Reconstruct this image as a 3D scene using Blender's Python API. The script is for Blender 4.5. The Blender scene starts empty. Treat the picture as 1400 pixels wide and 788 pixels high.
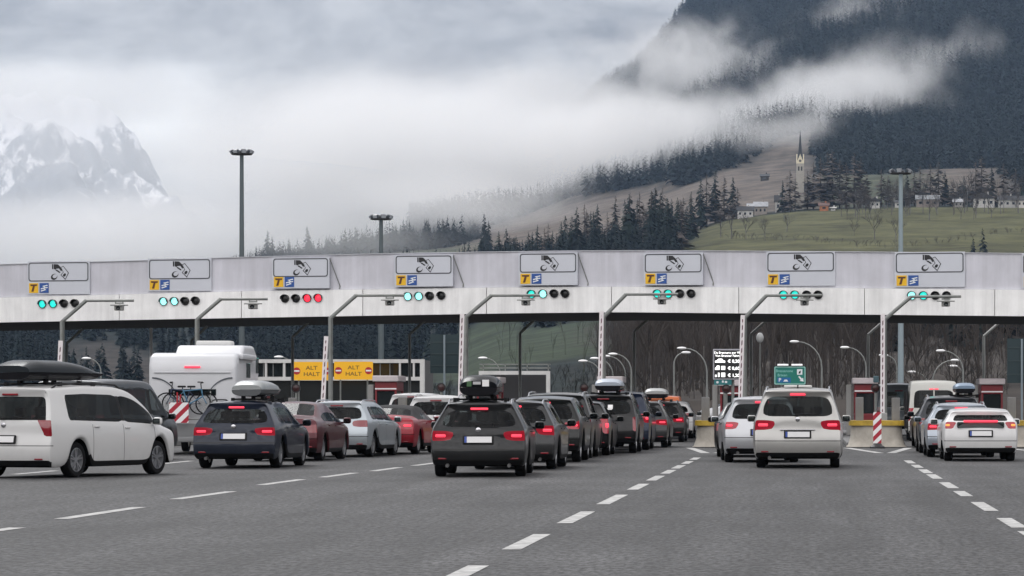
import bpy, bmesh, math, random
import numpy as np
from mathutils import Vector, Matrix
R = math.radians
S = bpy.context.scene
C = S.collection
rnd = random.Random(7)
# ---------------------------------------------------------------- camera
F = 4500.0            # focal length in photo pixels (1400 wide)
VX, HY, CH = 1107.0, 550.0, 1.45   # vanishing point of the lanes, horizon row, eye height
cam = bpy.data.objects.new('camera', bpy.data.cameras.new('camera'))
C.objects.link(cam)
cam.location = (0, 0, CH)
cam.rotation_euler = (R(90), 0, 0)
cam.data.sensor_width = 36
cam.data.lens = 36 * F / 1400
cam.data.shift_x = (700 - VX) / 1400
cam.data.shift_y = (HY - 394) / 1400
cam.data.clip_start = 0.5
cam.data.clip_end = 40000
S.camera = cam
def P(px, py, Y): return Vector(((px - VX) * Y / F, Y, CH + (HY - py) * Y / F))
def GX(px, Y): return (px - VX) * Y / F
def GZ(py, Y): return CH + (HY - py) * Y / F
# ---------------------------------------------------------------- world: overcast sky
SUN_EL, SUN_AZ = 42, -28     # behind the thin cloud, ahead and to the left (azimuth from +Y towards +X)
w = bpy.data.worlds.new('World'); S.world = w; w.use_nodes = True
nt = w.node_tree; N = nt.nodes; LK = nt.links
for n in list(N): N.remove(n)
def nd(t, **k):
    n = N.new(t)
    for a, b in k.items(): setattr(n, a, b)
    return n
out = nd('ShaderNodeOutputWorld'); bg = nd('ShaderNodeBackground'); bg2 = nd('ShaderNodeBackground'); add = nd('ShaderNodeMixShader'); add.inputs[0].default_value = .88
sky = nd('ShaderNodeTexSky', sky_type='NISHITA', sun_disc=False)
sky.sun_elevation = R(SUN_EL); sky.sun_rotation = R(SUN_AZ)
sky.altitude = 900
LK.new(sky.outputs[0], bg.inputs[0]); bg.inputs[1].default_value = 0.06
tc = nd('ShaderNodeTexCoord')
mp = nd('ShaderNodeMapping'); mp.inputs['Scale'].default_value = (1, 1, 2.1)
LK.new(tc.outputs['Generated'], mp.inputs[0])
no = nd('ShaderNodeTexNoise'); no.inputs['Scale'].default_value = 15; no.inputs['Detail'].default_value = 7; no.inputs['Roughness'].default_value = .58
no.inputs['Distortion'].default_value = .25
LK.new(mp.outputs[0], no.inputs['Vector'])
rp = nd('ShaderNodeValToRGB')
rp.color_ramp.elements[0].position = .38; rp.color_ramp.elements[0].color = (.270, .262, .270, 1)
rp.color_ramp.elements[1].position = .60; rp.color_ramp.elements[1].color = (.595, .58, .575, 1)
LK.new(no.outputs[0], rp.inputs[0])
# the thin, bright place in the cloud cover beside the snowy mountain
vd = nd('ShaderNodeVectorMath', operation='SUBTRACT'); vd.inputs[1].default_value = Vector(((165 - VX) / F, 1, (HY - 170) / F)).normalized()
LK.new(tc.outputs['Generated'], vd.inputs[0])
vs = nd('ShaderNodeVectorMath', operation='MULTIPLY'); vs.inputs[1].default_value = (1, 1, 2.0); LK.new(vd.outputs[0], vs.inputs[0])
no2 = nd('ShaderNodeTexNoise'); no2.inputs['Scale'].default_value = 26; no2.inputs['Detail'].default_value = 5
LK.new(tc.outputs['Generated'], no2.inputs['Vector'])
vl = nd('ShaderNodeVectorMath', operation='LENGTH'); LK.new(vs.outputs[0], vl.inputs[0])
ma = nd('ShaderNodeMath', operation='MULTIPLY_ADD'); ma.inputs[1].default_value = .05; LK.new(no2.outputs[0], ma.inputs[0]); LK.new(vl.outputs['Value'], ma.inputs[2])
mr = nd('ShaderNodeMapRange', interpolation_type='SMOOTHSTEP'); mr.inputs['From Min'].default_value = .085; mr.inputs['From Max'].default_value = .03
mr.inputs['To Min'].default_value = 0; mr.inputs['To Max'].default_value = 1
LK.new(ma.outputs[0], mr.inputs[0])
mx = nd('ShaderNodeMix', data_type='RGBA'); LK.new(mr.outputs[0], mx.inputs['Factor'])
LK.new(rp.outputs[0], mx.inputs['A']); mx.inputs['B'].default_value = (1.2, 1.18, 1.16, 1)
# overcast skies are brightest overhead
sp = nd('ShaderNodeSeparateXYZ'); LK.new(tc.outputs['Generated'], sp.inputs[0])
zr_ = nd('ShaderNodeMapRange'); zr_.inputs['From Min'].default_value = .12; zr_.inputs['From Max'].default_value = .9; zr_.inputs['To Min'].default_value = 1; zr_.inputs['To Max'].default_value = 2.9
LK.new(sp.outputs['Z'], zr_.inputs[0])
# sky brightened behind the camera, added to light the canopy face and car rears
yr_ = nd('ShaderNodeMapRange', interpolation_type='SMOOTHSTEP'); yr_.inputs['From Min'].default_value = .1; yr_.inputs['From Max'].default_value = -.8; yr_.inputs['To Min'].default_value = 1; yr_.inputs['To Max'].default_value = 4.5
LK.new(sp.outputs['Y'], yr_.inputs[0])
ym_ = nd('ShaderNodeMath', operation='MAXIMUM'); LK.new(zr_.outputs[0], ym_.inputs[0]); LK.new(yr_.outputs[0], ym_.inputs[1])
vm = nd('ShaderNodeVectorMath', operation='SCALE'); LK.new(mx.outputs['Result'], vm.inputs[0]); LK.new(ym_.outputs[0], vm.inputs['Scale'])
LK.new(vm.outputs[0], bg2.inputs[0]); bg2.inputs[1].default_value = .95
LK.new(bg.outputs[0], add.inputs[1]); LK.new(bg2.outputs[0], add.inputs[2]); LK.new(add.outputs[0], out.inputs[0])
# ---------------------------------------------------------------- sun behind the cloud cover
sl = bpy.data.lights.new('sun', 'SUN'); sl.energy = 1.0; sl.angle = R(25); sl.color = (1, .995, .985)
so = bpy.data.objects.new('sun', sl); C.objects.link(so)
so.rotation_euler = (R(90 - SUN_EL), 0, R(180 - SUN_AZ))
so.location = (0, 0, 60)
# ---------------------------------------------------------------- exposure
S.view_settings.view_transform = 'Standard'
S.view_settings.look = 'None'
S.view_settings.exposure = 0.30
S.view_settings.gamma = 1
S.view_settings.use_curve_mapping = False
cy = S.cycles
cy.max_bounces = 12; cy.diffuse_bounces = 3; cy.glossy_bounces = 3; cy.transmission_bounces = 3; cy.transparent_max_bounces = 8
cy.volume_bounces = 10; cy.volume_step_rate = .4; cy.volume_max_steps = 160
cy.use_denoising = True
cy.sample_clamp_indirect = 6
# ---------------------------------------------------------------- helpers
def tag(o, label=None, cat=None, group=None, kind=None):
    if label: o['label'] = label
    if cat: o['category'] = cat
    if group: o['group'] = group
    if kind: o['kind'] = kind
    return o
def empty(name, loc, rz=0.0, label=None, cat=None, group=None):
    o = bpy.data.objects.new(name, None); C.objects.link(o)
    o.location = loc; o.rotation_euler = (0, 0, rz); o.empty_display_size = .2
    return tag(o, label, cat, group)
def link_mesh(name, me, parent=None, loc=None):
    o = bpy.data.objects.new(name, me); C.objects.link(o)
    if parent is not None: o.parent = parent
    if loc is not None: o.location = loc
    return o
_kids = {}
def copy_tree(o, parent=None):
    c = o.copy(); C.objects.link(c)
    if parent is not None: c.parent = parent
    for ch in [k for k in bpy.data.objects if k.parent == o]: copy_tree(ch, c)
    return c
_mats = {}
def mat(name, col, rough=.6, metal=0.0, coat=0.0, emit=0.0, ecol=None, noise=0.0, nscale=3.0, spec=.5, bump=0.0, bscale=40.0):
    key = name
    if key in _mats: return _mats[key]
    m = bpy.data.materials.new(name); m.use_nodes = True
    t = m.node_tree; b = t.nodes['Principled BSDF']
    c4 = (*col, 1)
    b.inputs['Base Color'].default_value = c4
    b.inputs['Roughness'].default_value = rough; b.inputs['Metallic'].default_value = metal
    b.inputs['Specular IOR Level'].default_value = spec
    if coat: b.inputs['Coat Weight'].default_value = coat; b.inputs['Coat Roughness'].default_value = .04
    if emit: b.inputs['Emission Color'].default_value = (*(ecol or col), 1); b.inputs['Emission Strength'].default_value = emit
    if noise:
        tcn = t.nodes.new('ShaderNodeTexCoord'); n = t.nodes.new('ShaderNodeTexNoise'); n.inputs['Scale'].default_value = nscale; n.inputs['Detail'].default_value = 6
        n.inputs['Roughness'].default_value = .65
        r = t.nodes.new('ShaderNodeValToRGB')
        r.color_ramp.elements[0].position = .3; r.color_ramp.elements[1].position = .7
        r.color_ramp.elements[0].color = tuple(max(0, v * (1 - noise)) for v in col) + (1,)
        r.color_ramp.elements[1].color = tuple(min(1, v * (1 + noise * .6)) for v in col) + (1,)
        t.links.new(tcn.outputs['Object'], n.inputs['Vector']); t.links.new(n.outputs[0], r.inputs[0]); t.links.new(r.outputs[0], b.inputs['Base Color'])
    if bump:
        tcn = t.nodes.new('ShaderNodeTexCoord'); n = t.nodes.new('ShaderNodeTexNoise'); n.inputs['Scale'].default_value = bscale; n.inputs['Detail'].default_value = 4
        bp = t.nodes.new('ShaderNodeBump'); bp.inputs['Strength'].default_value = bump; bp.inputs['Distance'].default_value = .02
        t.links.new(tcn.outputs['Object'], n.inputs['Vector']); t.links.new(n.outputs[0], bp.inputs['Height']); t.links.new(bp.outputs[0], b.inputs['Normal'])
    _mats[key] = m
    return m
class MB:
    def __init__(s): s.v = []; s.f = []; s.m = []; s.cur = 0
    def add(s, vs, fs, M=None):
        o = len(s.v)
        s.v += [tuple(M @ Vector(p)) if M else tuple(p) for p in vs]
        for f in fs: s.f.append(tuple(i + o for i in f)); s.m.append(s.cur)
        return s
    def box(s, c, d, rz=0.0, M=None, taper=1.0):
        x, y, z = (q / 2 for q in d)
        vs = []
        for sz, k in ((-1, 1.0), (1, taper)):
            for sx, sy in ((-1, -1), (1, -1), (1, 1), (-1, 1)): vs.append(Vector((sx * x * k, sy * y * k, sz * z)))
        T = Matrix.Translation(c) @ Matrix.Rotation(rz, 4, 'Z')
        if M is not None: T = M @ T
        return s.add(vs, [(3, 2, 1, 0), (4, 5, 6, 7), (0, 1, 5, 4), (1, 2, 6, 5), (2, 3, 7, 6), (3, 0, 4, 7)], T)
    def rbox(s, c, d, r=.02, M=None, seg=2):
        bm = bmesh.new(); bmesh.ops.create_cube(bm, size=1)
        bmesh.ops.scale(bm, vec=d, verts=bm.verts)
        bmesh.ops.bevel(bm, geom=list(bm.edges), offset=min(r, min(d) * .49), segments=seg, affect='EDGES', profile=.5)
        return s.bm(bm, (M or Matrix()) @ Matrix.Translation(c))
    def bm(s, bm, M=None):
        bm.verts.index_update()
        s.add([v.co.copy() for v in bm.verts], [[v.index for v in f.verts] for f in bm.faces], M); bm.free(); return s
    def tube(s, pts, r, n=8, cap=True):
        pts = [Vector(p) for p in pts]; rs = r if isinstance(r, (list, tuple)) else [r] * len(pts)
        rings = []; o = len(s.v)
        up = None
        for i, p in enumerate(pts):
            t = ((pts[min(i + 1, len(pts) - 1)] - pts[max(i - 1, 0)])).normalized()
            if up is None: up = Vector((0, 0, 1)) if abs(t.z) < .9 else Vector((0, 1, 0))
            a = t.cross(up).normalized(); b = a.cross(t).normalized(); up = b
            for k in range(n):
                q = 2 * math.pi * k / n
                s.v.append(tuple(p + (a * math.cos(q) + b * math.sin(q)) * rs[i]))
        for i in range(len(pts) - 1):
            for k in range(n):
                s.f.append((o + i * n + k, o + i * n + (k + 1) % n, o + (i + 1) * n + (k + 1) % n, o + (i + 1) * n + k)); s.m.append(s.cur)
        if cap:
            s.f.append(tuple(o + k for k in range(n))[::-1]); s.m.append(s.cur)
            s.f.append(tuple(o + (len(pts) - 1) * n + k for k in range(n))); s.m.append(s.cur)
        return s
    def lathe(s, prof, n=24, M=None, close=False):
        # prof: (radius, height) along local Z
        vs = []; fs = []
        for r_, z in prof:
            for k in range(n):
                q = 2 * math.pi * k / n; vs.append((r_ * math.cos(q), r_ * math.sin(q), z))
        m = len(prof)
        for i in range(m - 1 + (1 if close else 0)):
            j = (i + 1) % m
            for k in range(n): fs.append((i * n + k, i * n + (k + 1) % n, j * n + (k + 1) % n, j * n + k))
        if not close:
            if prof[0][0] > 1e-6: fs.append(tuple(range(n))[::-1])
            if prof[-1][0] > 1e-6: fs.append(tuple((m - 1) * n + k for k in range(n)))
        return s.add(vs, fs, M)
    def prism(s, poly, h, M=None):
        # poly in local XY, extruded along Z by h
        n = len(poly)
        vs = [(x, y, 0) for x, y in poly] + [(x, y, h) for x, y in poly]
        fs = [tuple(range(n))[::-1], tuple(range(n, 2 * n))] + [(i, (i + 1) % n, n + (i + 1) % n, n + i) for i in range(n)]
        return s.add(vs, fs, M)
    def build(s, name, mats, parent=None, smooth=False, loc=None, angle=35):
        me = bpy.data.meshes.new(name); me.from_pydata(s.v, [], s.f)
        ms = mats if isinstance(mats, (list, tuple)) else [mats]
        for m in ms: me.materials.append(m)
        if len(ms) > 1: me.polygons.foreach_set('material_index', s.m)
        me.update()
        if smooth:
            me.polygons.foreach_set('use_smooth', [True] * len(me.polygons))
            try: me.set_sharp_from_angle(angle=R(angle))
            except Exception: pass
        return link_mesh(name, me, parent, loc)
# front-facing frame: local x -> world X, local y -> world Z, local z -> towards the camera (-Y)
FRONT = Matrix(((1, 0, 0, 0), (0, 0, -1, 0), (0, 1, 0, 0), (0, 0, 0, 1)))
def front(x, y, z): return Matrix.Translation((x, y, z)) @ FRONT
_txt = {}
def text_part(txt, size, material, parent, M, name='lettering', depth=.004, bold=0.0, sx=1.0):
    key = (txt, bold)
    if key not in _txt:
        cu = bpy.data.curves.new('t', 'FONT'); cu.body = txt; cu.size = 1; cu.align_x = 'CENTER'; cu.align_y = 'CENTER'; cu.offset = bold
        cu.resolution_u = 3
        o = bpy.data.objects.new('t', cu); C.objects.link(o)
        dg = bpy.context.evaluated_depsgraph_get()
        me = bpy.data.meshes.new_from_object(o.evaluated_get(dg))
        vs = [tuple(v.co) for v in me.vertices]; fs = [tuple(p.vertices) for p in me.polygons]
        bpy.data.objects.remove(o); bpy.data.curves.remove(cu); bpy.data.meshes.remove(me)
        _txt[key] = (vs, fs)
    vs, fs = _txt[key]
    b = MB(); b.add([(x * size * sx, y * size, depth) for x, y, z in vs], fs, M)
    return b.build(name, material, parent)
def lerp_tab(tab, x):
    if x <= tab[0][0]: return tab[0][1]
    for (a, b), (c, d) in zip(tab, tab[1:]):
        if x <= c: return b + (d - b) * (x - a) / (c - a)
    return tab[-1][1]
def fast_mesh(name, V, Fc, mats, mi=None, smooth=False):
    """V (n,3) and Fc (m,3|4) numpy arrays into a mesh"""
    me = bpy.data.meshes.new(name); k = Fc.shape[1]
    me.vertices.add(len(V)); me.vertices.foreach_set('co', np.ascontiguousarray(V, np.float32).ravel())
    me.loops.add(Fc.size); me.loops.foreach_set('vertex_index', np.ascontiguousarray(Fc, np.int32).ravel())
    me.polygons.add(len(Fc)); me.polygons.foreach_set('loop_start', np.arange(0, Fc.size, k, dtype=np.int32))
    try: me.polygons.foreach_set('loop_total', np.full(len(Fc), k, np.int32))
    except Exception: pass
    for m in (mats if isinstance(mats, (list, tuple)) else [mats]): me.materials.append(m)
    if mi is not None: me.polygons.foreach_set('material_index', np.ascontiguousarray(mi, np.int32))
    me.polygons.foreach_set('use_smooth', np.full(len(Fc), smooth))
    me.update(calc_edges=True); me.validate()
    return me
# ================================================================ ground, hills, mountains
YN = [300, 450, 700, 1100, 1500, 1900, 2300, 3000, 4000, 5500]
PN = [-900, 0, 200, 400, 600, 700, 850, 1000, 1100, 1250, 1400, 2300]
EL = [[549, 548, 545, 520, 480, 440, 420, 395, 370, 350],
      [549, 548, 545, 525, 485, 452, 430, 410, 380, 360],
      [549, 548, 545, 525, 480, 440, 420, 398, 365, 345],
      [549, 548, 543, 515, 460, 420, 375, 347, 330, 315],
      [549, 547, 530, 490, 440, 390, 350, 318, 285, 255],
      [549, 545, 500, 455, 415, 368, 337, 306, 255, 205],
      [549, 532, 485, 440, 380, 342, 318, 262, 180, 108],
      [548, 500, 455, 408, 350, 298, 284, 215, 100, -60],
      [547, 490, 450, 402, 346, 287, 277, 205, 40, -150],
      [547, 490, 446, 400, 344, 282, 271, 212, 0, -200],
      [547, 490, 446, 400, 340, 283, 270, 210, -20, -250],
      [547, 490, 440, 390, 330, 268, 250, 180, -60, -320]]
EL = np.array(EL, float); YN_ = np.array(YN, float); PN_ = np.array(PN, float)
def smooth_t(t): return t * t * (3 - 2 * t) * .5 + t * .5
def elev(px, Y):
    i = np.clip(np.searchsorted(PN_, px) - 1, 0, len(PN) - 2); j = np.clip(np.searchsorted(YN_, Y) - 1, 0, len(YN) - 2)
    a = np.clip((px - PN_[i]) / (PN_[i + 1] - PN_[i]), 0, 1); b = np.clip((Y - YN_[j]) / (YN_[j + 1] - YN_[j]), 0, 1)
    a = smooth_t(a)
    return (EL[i, j] * (1 - a) + EL[i + 1, j] * a) * (1 - b) + (EL[i, j + 1] * (1 - a) + EL[i + 1, j + 1] * a) * b
rs = np.random.RandomState(3)
_wv = [(rs.uniform(-1, 1, 2) / s, rs.uniform(0, 6.3), s) for s in (900, 700, 420, 300, 200, 140, 100, 70, 50, 36) for _ in range(3)]
def bumps(X, Y):
    h = np.zeros_like(X)
    for k, ph, s in _wv: h += np.sin((X * k[0] + Y * k[1]) * 6.28 + ph) * s * .003
    return h
def hz(X, Y):
    X = np.asarray(X, float); Y = np.asarray(Y, float)
    px = VX + X * F / Y
    z = CH + (HY - elev(px, Y)) * Y / F
    fade = np.clip((Y - 330) / 1500, 0, 1) * np.clip((HY - elev(px, Y)) / 60, 0, 1)
    calm = 1 - .7 * np.clip((px - 900) / 120, 0, 1) * np.clip((Y - 1250) / 200, 0, 1) * np.clip((2250 - Y) / 200, 0, 1)
    return z + bumps(X, Y) * fade * calm
pxs = np.concatenate([np.linspace(-900, -60, 22), np.linspace(-40, 1440, 186), np.linspace(1480, 2300, 20)])
ys = np.concatenate([np.linspace(262, 700, 40), np.geomspace(712, 5500, 150)])
PX, YY = np.meshgrid(pxs, ys)
XX = (PX - VX) * YY / F
ZZ = hz(XX, YY)
ZZ[0] = -3.0
nV = np.stack([XX, YY, ZZ], -1).reshape(-1, 3)
nx, ny = len(pxs), len(ys)
ii, jj = np.meshgrid(np.arange(nx - 1), np.arange(ny - 1))
q = (jj * nx + ii).ravel()
hF = np.stack([q, q + 1, q + nx + 1, q + nx], -1)
# land cover as it grows there: (meadow green, dry brown pasture, woodland floor)
def cover(X, Y):
    """0 woodland floor, 1 green meadow, 2 dry pasture, 3 brown scrub"""
    px = VX + X * F / Y
    wob = 60 * np.sin(X / 90 + Y / 140) + 40 * np.sin(X / 37 - Y / 61) + 25 * np.sin(X / 17)
    px = px + wob * .25
    c = np.zeros(X.shape, int)
    y2 = Y + wob
    c[(px > 935 + wob * .4) & (y2 > 1330) & (Y < 1968)] = 1
    c[(y2 >= 2050) & (y2 < 2990 + 150 * np.sin(px / 55)) & (px > 640) & (px < 1128)] = 2
    c[(y2 > 2080) & (y2 < 2800) & (px > 1255 + wob * .3) & (px < 1385)] = 2
    c[(y2 > 2080) & (y2 < 2500) & (px > 1105) & (px < 1255)] = 4
    c[(px > 330) & (px < 640) & (y2 > 1850) & (y2 < 2450)] = 4
    c[(px > 590) & (px < 860) & (y2 > 650) & (y2 < 1380)] = 5
    c[(px > 90 + wob * .3) & (px < 330 + wob * .5) & (y2 > 1080) & (y2 < 1500)] = 3
    c[(px > 820) & (y2 < 1300)] = 3
    return c
LAND = {0: (.013, .019, .019), 1: (.078, .078, .036), 2: (.118, .10, .086), 3: (.046, .040, .036), 4: (.06, .068, .045), 5: (.036, .050, .030)}
_r = np.random.RandomState(11)
col = np.zeros((len(nV), 3))
for _ in range(9):      # field edges are ragged: average several jittered samples
    jx = _r.normal(0, 1, len(nV)) * nV[:, 1] / 170; jy = _r.normal(0, 1, len(nV)) * 22
    k_ = cover(nV[:, 0] + jx, nV[:, 1] + jy)
    col += np.array([LAND[int(k)] for k in k_]) / 9
def land_mat(name, attr=True):
    m = bpy.data.materials.new(name); m.use_nodes = True; t = m.node_tree; b = t.nodes['Principled BSDF']
    b.inputs['Roughness'].default_value = .95; b.inputs['Specular IOR Level'].default_value = .1
    a = t.nodes.new('ShaderNodeAttribute'); a.attribute_name = 'land'
    g = t.nodes.new('ShaderNodeNewGeometry')
    n = t.nodes.new('ShaderNodeTexNoise'); n.inputs['Scale'].default_value = .035; n.inputs['Detail'].default_value = 9; n.inputs['Roughness'].default_value = .7
    t.links.new(g.outputs['Position'], n.inputs['Vector'])
    r = t.nodes.new('ShaderNodeMapRange'); r.inputs['From Min'].default_value = .3; r.inputs['From Max'].default_value = .7; r.inputs['To Min'].default_value = .35; r.inputs['To Max'].default_value = 1.6
    t.links.new(n.outputs[0], r.inputs[0])
    s = t.nodes.new('ShaderNodeVectorMath'); s.operation = 'SCALE'
    t.links.new(a.outputs['Color'], s.inputs[0]); t.links.new(r.outputs[0], s.inputs['Scale'])
    t.links.new(s.outputs[0], b.inputs['Base Color'])
    return m
me = fast_mesh('hills', nV, hF, land_mat('land'), smooth=True)
at = me.color_attributes.new('land', 'FLOAT_COLOR', 'POINT')
at.data.foreach_set('color', np.concatenate([col, np.ones((len(col), 1))], 1).astype(np.float32).ravel())
tag(link_mesh('hills', me), kind='structure')
# unseen valley flank behind the camera, added to be mirrored dark in the cars
bx = np.linspace(-4200, 4200, 90); by = np.linspace(-900, -3200, 24)
PX, YY = np.meshgrid(bx, by); tt = np.clip((-900 - YY) / 2300, 0, 1)
ZZ = -4 + tt ** .8 * (520 + 110 * np.sin(PX / 700) + 70 * np.sin(PX / 260 + 1)) + bumps(PX, YY) * 2 * tt
kV = np.stack([PX, YY, ZZ], -1).reshape(-1, 3); ii, jj = np.meshgrid(np.arange(89), np.arange(23)); q = (jj * 90 + ii).ravel()
kF = np.stack([q, q + 90, q + 91, q + 1], -1)
me = fast_mesh('hills', kV, kF, mat('unseen_flank', (.02, .026, .02), .95, noise=.5, nscale=.01, spec=.1), smooth=True)
tag(link_mesh('hills', me), kind='structure')
# the snowy mountain across the valley
def mtn(X, Y):
    px = VX + X * F / Y
    ridge = np.interp(px, [-900, -200, 0, 60, 100, 140, 175, 220, 300, 420, 700], [150, 130, 158, 152, 162, 196, 226, 272, 330, 400, 490])
    t = np.clip((Y - 6200) / 2200, 0, 1)
    e = 480 + (ridge - 480) * (t ** .9)
    z = CH + (HY - e) * Y / F
    z += (bumps(X * 2.2, Y * 2.2) * 6.5 + bumps(X * 6 + 40, Y * 6) * 3.5) * np.clip(t * 3, 0, 1)
    return z
mpx = np.linspace(-600, 640, 240); mys = np.linspace(6200, 8600, 110)
PX, YY = np.meshgrid(mpx, mys); XX = (PX - VX) * YY / F; ZZ = mtn(XX, YY)
mV = np.stack([XX, YY, ZZ], -1).reshape(-1, 3)
mx_, my_ = len(mpx), len(mys)
ii, jj = np.meshgrid(np.arange(mx_ - 1), np.arange(my_ - 1)); q = (jj * mx_ + ii).ravel()
mF = np.stack([q, q + 1, q + mx_ + 1, q + mx_], -1)
sm = bpy.data.materials.new('snow_and_forest'); sm.use_nodes = True; t = sm.node_tree; b = t.nodes['Principled BSDF']
b.inputs['Roughness'].default_value = .9; b.inputs['Specular IOR Level'].default_value = .1
g = t.nodes.new('ShaderNodeNewGeometry')
n1 = t.nodes.new('ShaderNodeTexNoise'); n1.inputs['Scale'].default_value = .0042; n1.inputs['Detail'].default_value = 3
n2 = t.nodes.new('ShaderNodeTexNoise'); n2.inputs['Scale'].default_value = .03; n2.inputs['Detail'].default_value = 6; n2.inputs['Roughness'].default_value = .75
mpn = t.nodes.new('ShaderNodeMapping'); mpn.inputs['Scale'].default_value = (1, .6, .45)
t.links.new(g.outputs['Position'], mpn.inputs[0]); t.links.new(mpn.outputs[0], n1.inputs['Vector']); t.links.new(mpn.outputs[0], n2.inputs['Vector'])
sz = t.nodes.new('ShaderNodeSeparateXYZ'); t.links.new(g.outputs['Position'], sz.inputs[0])
hgt = t.nodes.new('ShaderNodeMapRange'); hgt.inputs['From Min'].default_value = 480; hgt.inputs['From Max'].default_value = 760; hgt.inputs['To Min'].default_value = .30; hgt.inputs['To Max'].default_value = -.16
t.links.new(sz.outputs['Z'], hgt.inputs[0])
a1 = t.nodes.new('ShaderNodeMath'); a1.operation = 'ADD'; t.links.new(n1.outputs[0], a1.inputs[0]); t.links.new(hgt.outputs[0], a1.inputs[1])
a2 = t.nodes.new('ShaderNodeMath'); a2.operation = 'MULTIPLY_ADD'; a2.inputs[1].default_value = 1.0; t.links.new(n2.outputs[0], a2.inputs[0]); t.links.new(a1.outputs[0], a2.inputs[2])
mr2 = t.nodes.new('ShaderNodeMapRange'); mr2.inputs['From Min'].default_value = 1.06; mr2.inputs['From Max'].default_value = 1.14; t.links.new(a2.outputs[0], mr2.inputs[0])
mc = t.nodes.new('ShaderNodeMix'); mc.data_type = 'RGBA'; mc.inputs['A'].default_value = (.88, .88, .9, 1); mc.inputs['B'].default_value = (.30, .32, .345, 1)
t.links.new(mr2.outputs[0], mc.inputs['Factor']); t.links.new(mc.outputs['Result'], b.inputs['Base Color'])
me = fast_mesh('snowy_mountain', mV, mF, sm, smooth=True)
tag(link_mesh('mountain', me), kind='structure')
# broad earth sheet under everything, out to the horizon
gb = MB(); gb.add([(-15000, -9000, -.35), (12000, -9000, -.35), (12000, 16000, -.35), (-15000, 16000, -.35)], [(0, 1, 2, 3)])
tag(gb.build('ground', mat('earth', (.055, .06, .035), .95, noise=.5, nscale=.08)), kind='structure')
# ---------------------------------------------------------------- asphalt
am = bpy.data.materials.new('asphalt'); am.use_nodes = True; t = am.node_tree; b = t.nodes['Principled BSDF']
b.inputs['Roughness'].default_value = .72; b.inputs['Specular IOR Level'].default_value = .35
g = t.nodes.new('ShaderNodeNewGeometry')
def nz(scale, detail, vec=None, rough=.6):
    n = t.nodes.new('ShaderNodeTexNoise'); n.inputs['Scale'].default_value = scale; n.inputs['Detail'].default_value = detail; n.inputs['Roughness'].default_value = rough
    t.links.new(vec or g.outputs['Position'], n.inputs['Vector']); return n.outputs[0]
big = nz(.22, 5); st = t.nodes.new('ShaderNodeMapping'); st.inputs['Scale'].default_value = (1.3, .07, 1); t.links.new(g.outputs['Position'], st.inputs[0])
lanes = nz(1.0, 4, st.outputs[0])
mp3 = t.nodes.new('ShaderNodeMapping'); mp3.inputs['Scale'].default_value = (1, .38, 1); t.links.new(g.outputs['Position'], mp3.inputs[0])
grain = nz(15, 3, mp3.outputs[0], .75); fine = nz(9, 4, mp3.outputs[0], .8)
def mapr(x, a, b_, c, d):
    n = t.nodes.new('ShaderNodeMapRange'); n.inputs['From Min'].default_value = a; n.inputs['From Max'].default_value = b_; n.inputs['To Min'].default_value = c; n.inputs['To Max'].default_value = d
    t.links.new(x, n.inputs[0]); return n.outputs[0]
def mul(x, y):
    n = t.nodes.new('ShaderNodeMath'); n.operation = 'MULTIPLY'; t.links.new(x, n.inputs[0]); t.links.new(y, n.inputs[1]); return n.outputs[0]
v = mul(mul(mapr(big, .35, .65, .80, 1.2), mapr(lanes, .35, .65, .70, 1.28)), mul(mapr(grain, .37, .63, .16, 2.2), mapr(fine, .3, .7, .75, 1.25)))
st2 = t.nodes.new('ShaderNodeMapping'); st2.inputs['Scale'].default_value = (1, .3, 1); t.links.new(g.outputs['Position'], st2.inputs[0])
v = mul(v, mapr(nz(.8, 5, st2.outputs[0], .55), .56, .68, 1.0, .72))      # oil and tyre stains
v = mul(v, mapr(nz(.12, 2), .4, .6, .9, 1.1))
sc = t.nodes.new('ShaderNodeVectorMath'); sc.operation = 'SCALE'; sc.inputs[0].default_value = (.036, .036, .037); t.links.new(v, sc.inputs['Scale'])
t.links.new(sc.outputs[0], b.inputs['Base Color'])
bp = t.nodes.new('ShaderNodeBump'); bp.inputs['Strength'].default_value = .6; bp.inputs['Distance'].default_value = .012; t.links.new(grain, bp.inputs['Height']); t.links.new(bp.outputs[0], b.inputs['Normal'])
rb = MB(); rb.add([(-75, -400, 0), (45, -400, 0), (45, 262, 0), (-75, 262, 0)], [(0, 1, 2, 3)])
tag(rb.build('road', am), kind='structure')
# ---------------------------------------------------------------- painted markings (real sheets, 5 mm up)
pm = mat('road_paint', (.44, .44, .43), .75, noise=.55, nscale=5)
mk = MB()
def dash(p0, p1, wd=.22):
    (x0, y0), (x1, y1) = p0, p1
    d = Vector((x1 - x0, y1 - y0)).normalized(); n = Vector((d.y, -d.x)) * wd / 2
    mk.add([(x0 - n.x, y0 - n.y, .005), (x0 + n.x, y0 + n.y, .005), (x1 + n.x, y1 + n.y, .005), (x1 - n.x, y1 - n.y, .005)], [(0, 1, 2, 3)])
def yg(py): return F * CH / (py - HY)
for a, b_ in ((802, 774), (752, 731), (716, 700), (690, 677), (670, 662), (657.5, 651), (648, 643), (641, 636.5), (634.5, 631), (629, 626)):
    Y0, Y1 = yg(a), yg(b_); dash((-2.93, Y0), (-2.93, Y1), .19)
for a, b_ in ((745, 727), (722, 709), (699, 687), (679, 672), (668, 660), (655, 649), (647.5, 642.3), (640, 636), (634, 630)):
    Y0, Y1 = yg(a), yg(b_); dash((2.42, Y0), (2.42, Y1), .19)
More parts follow.
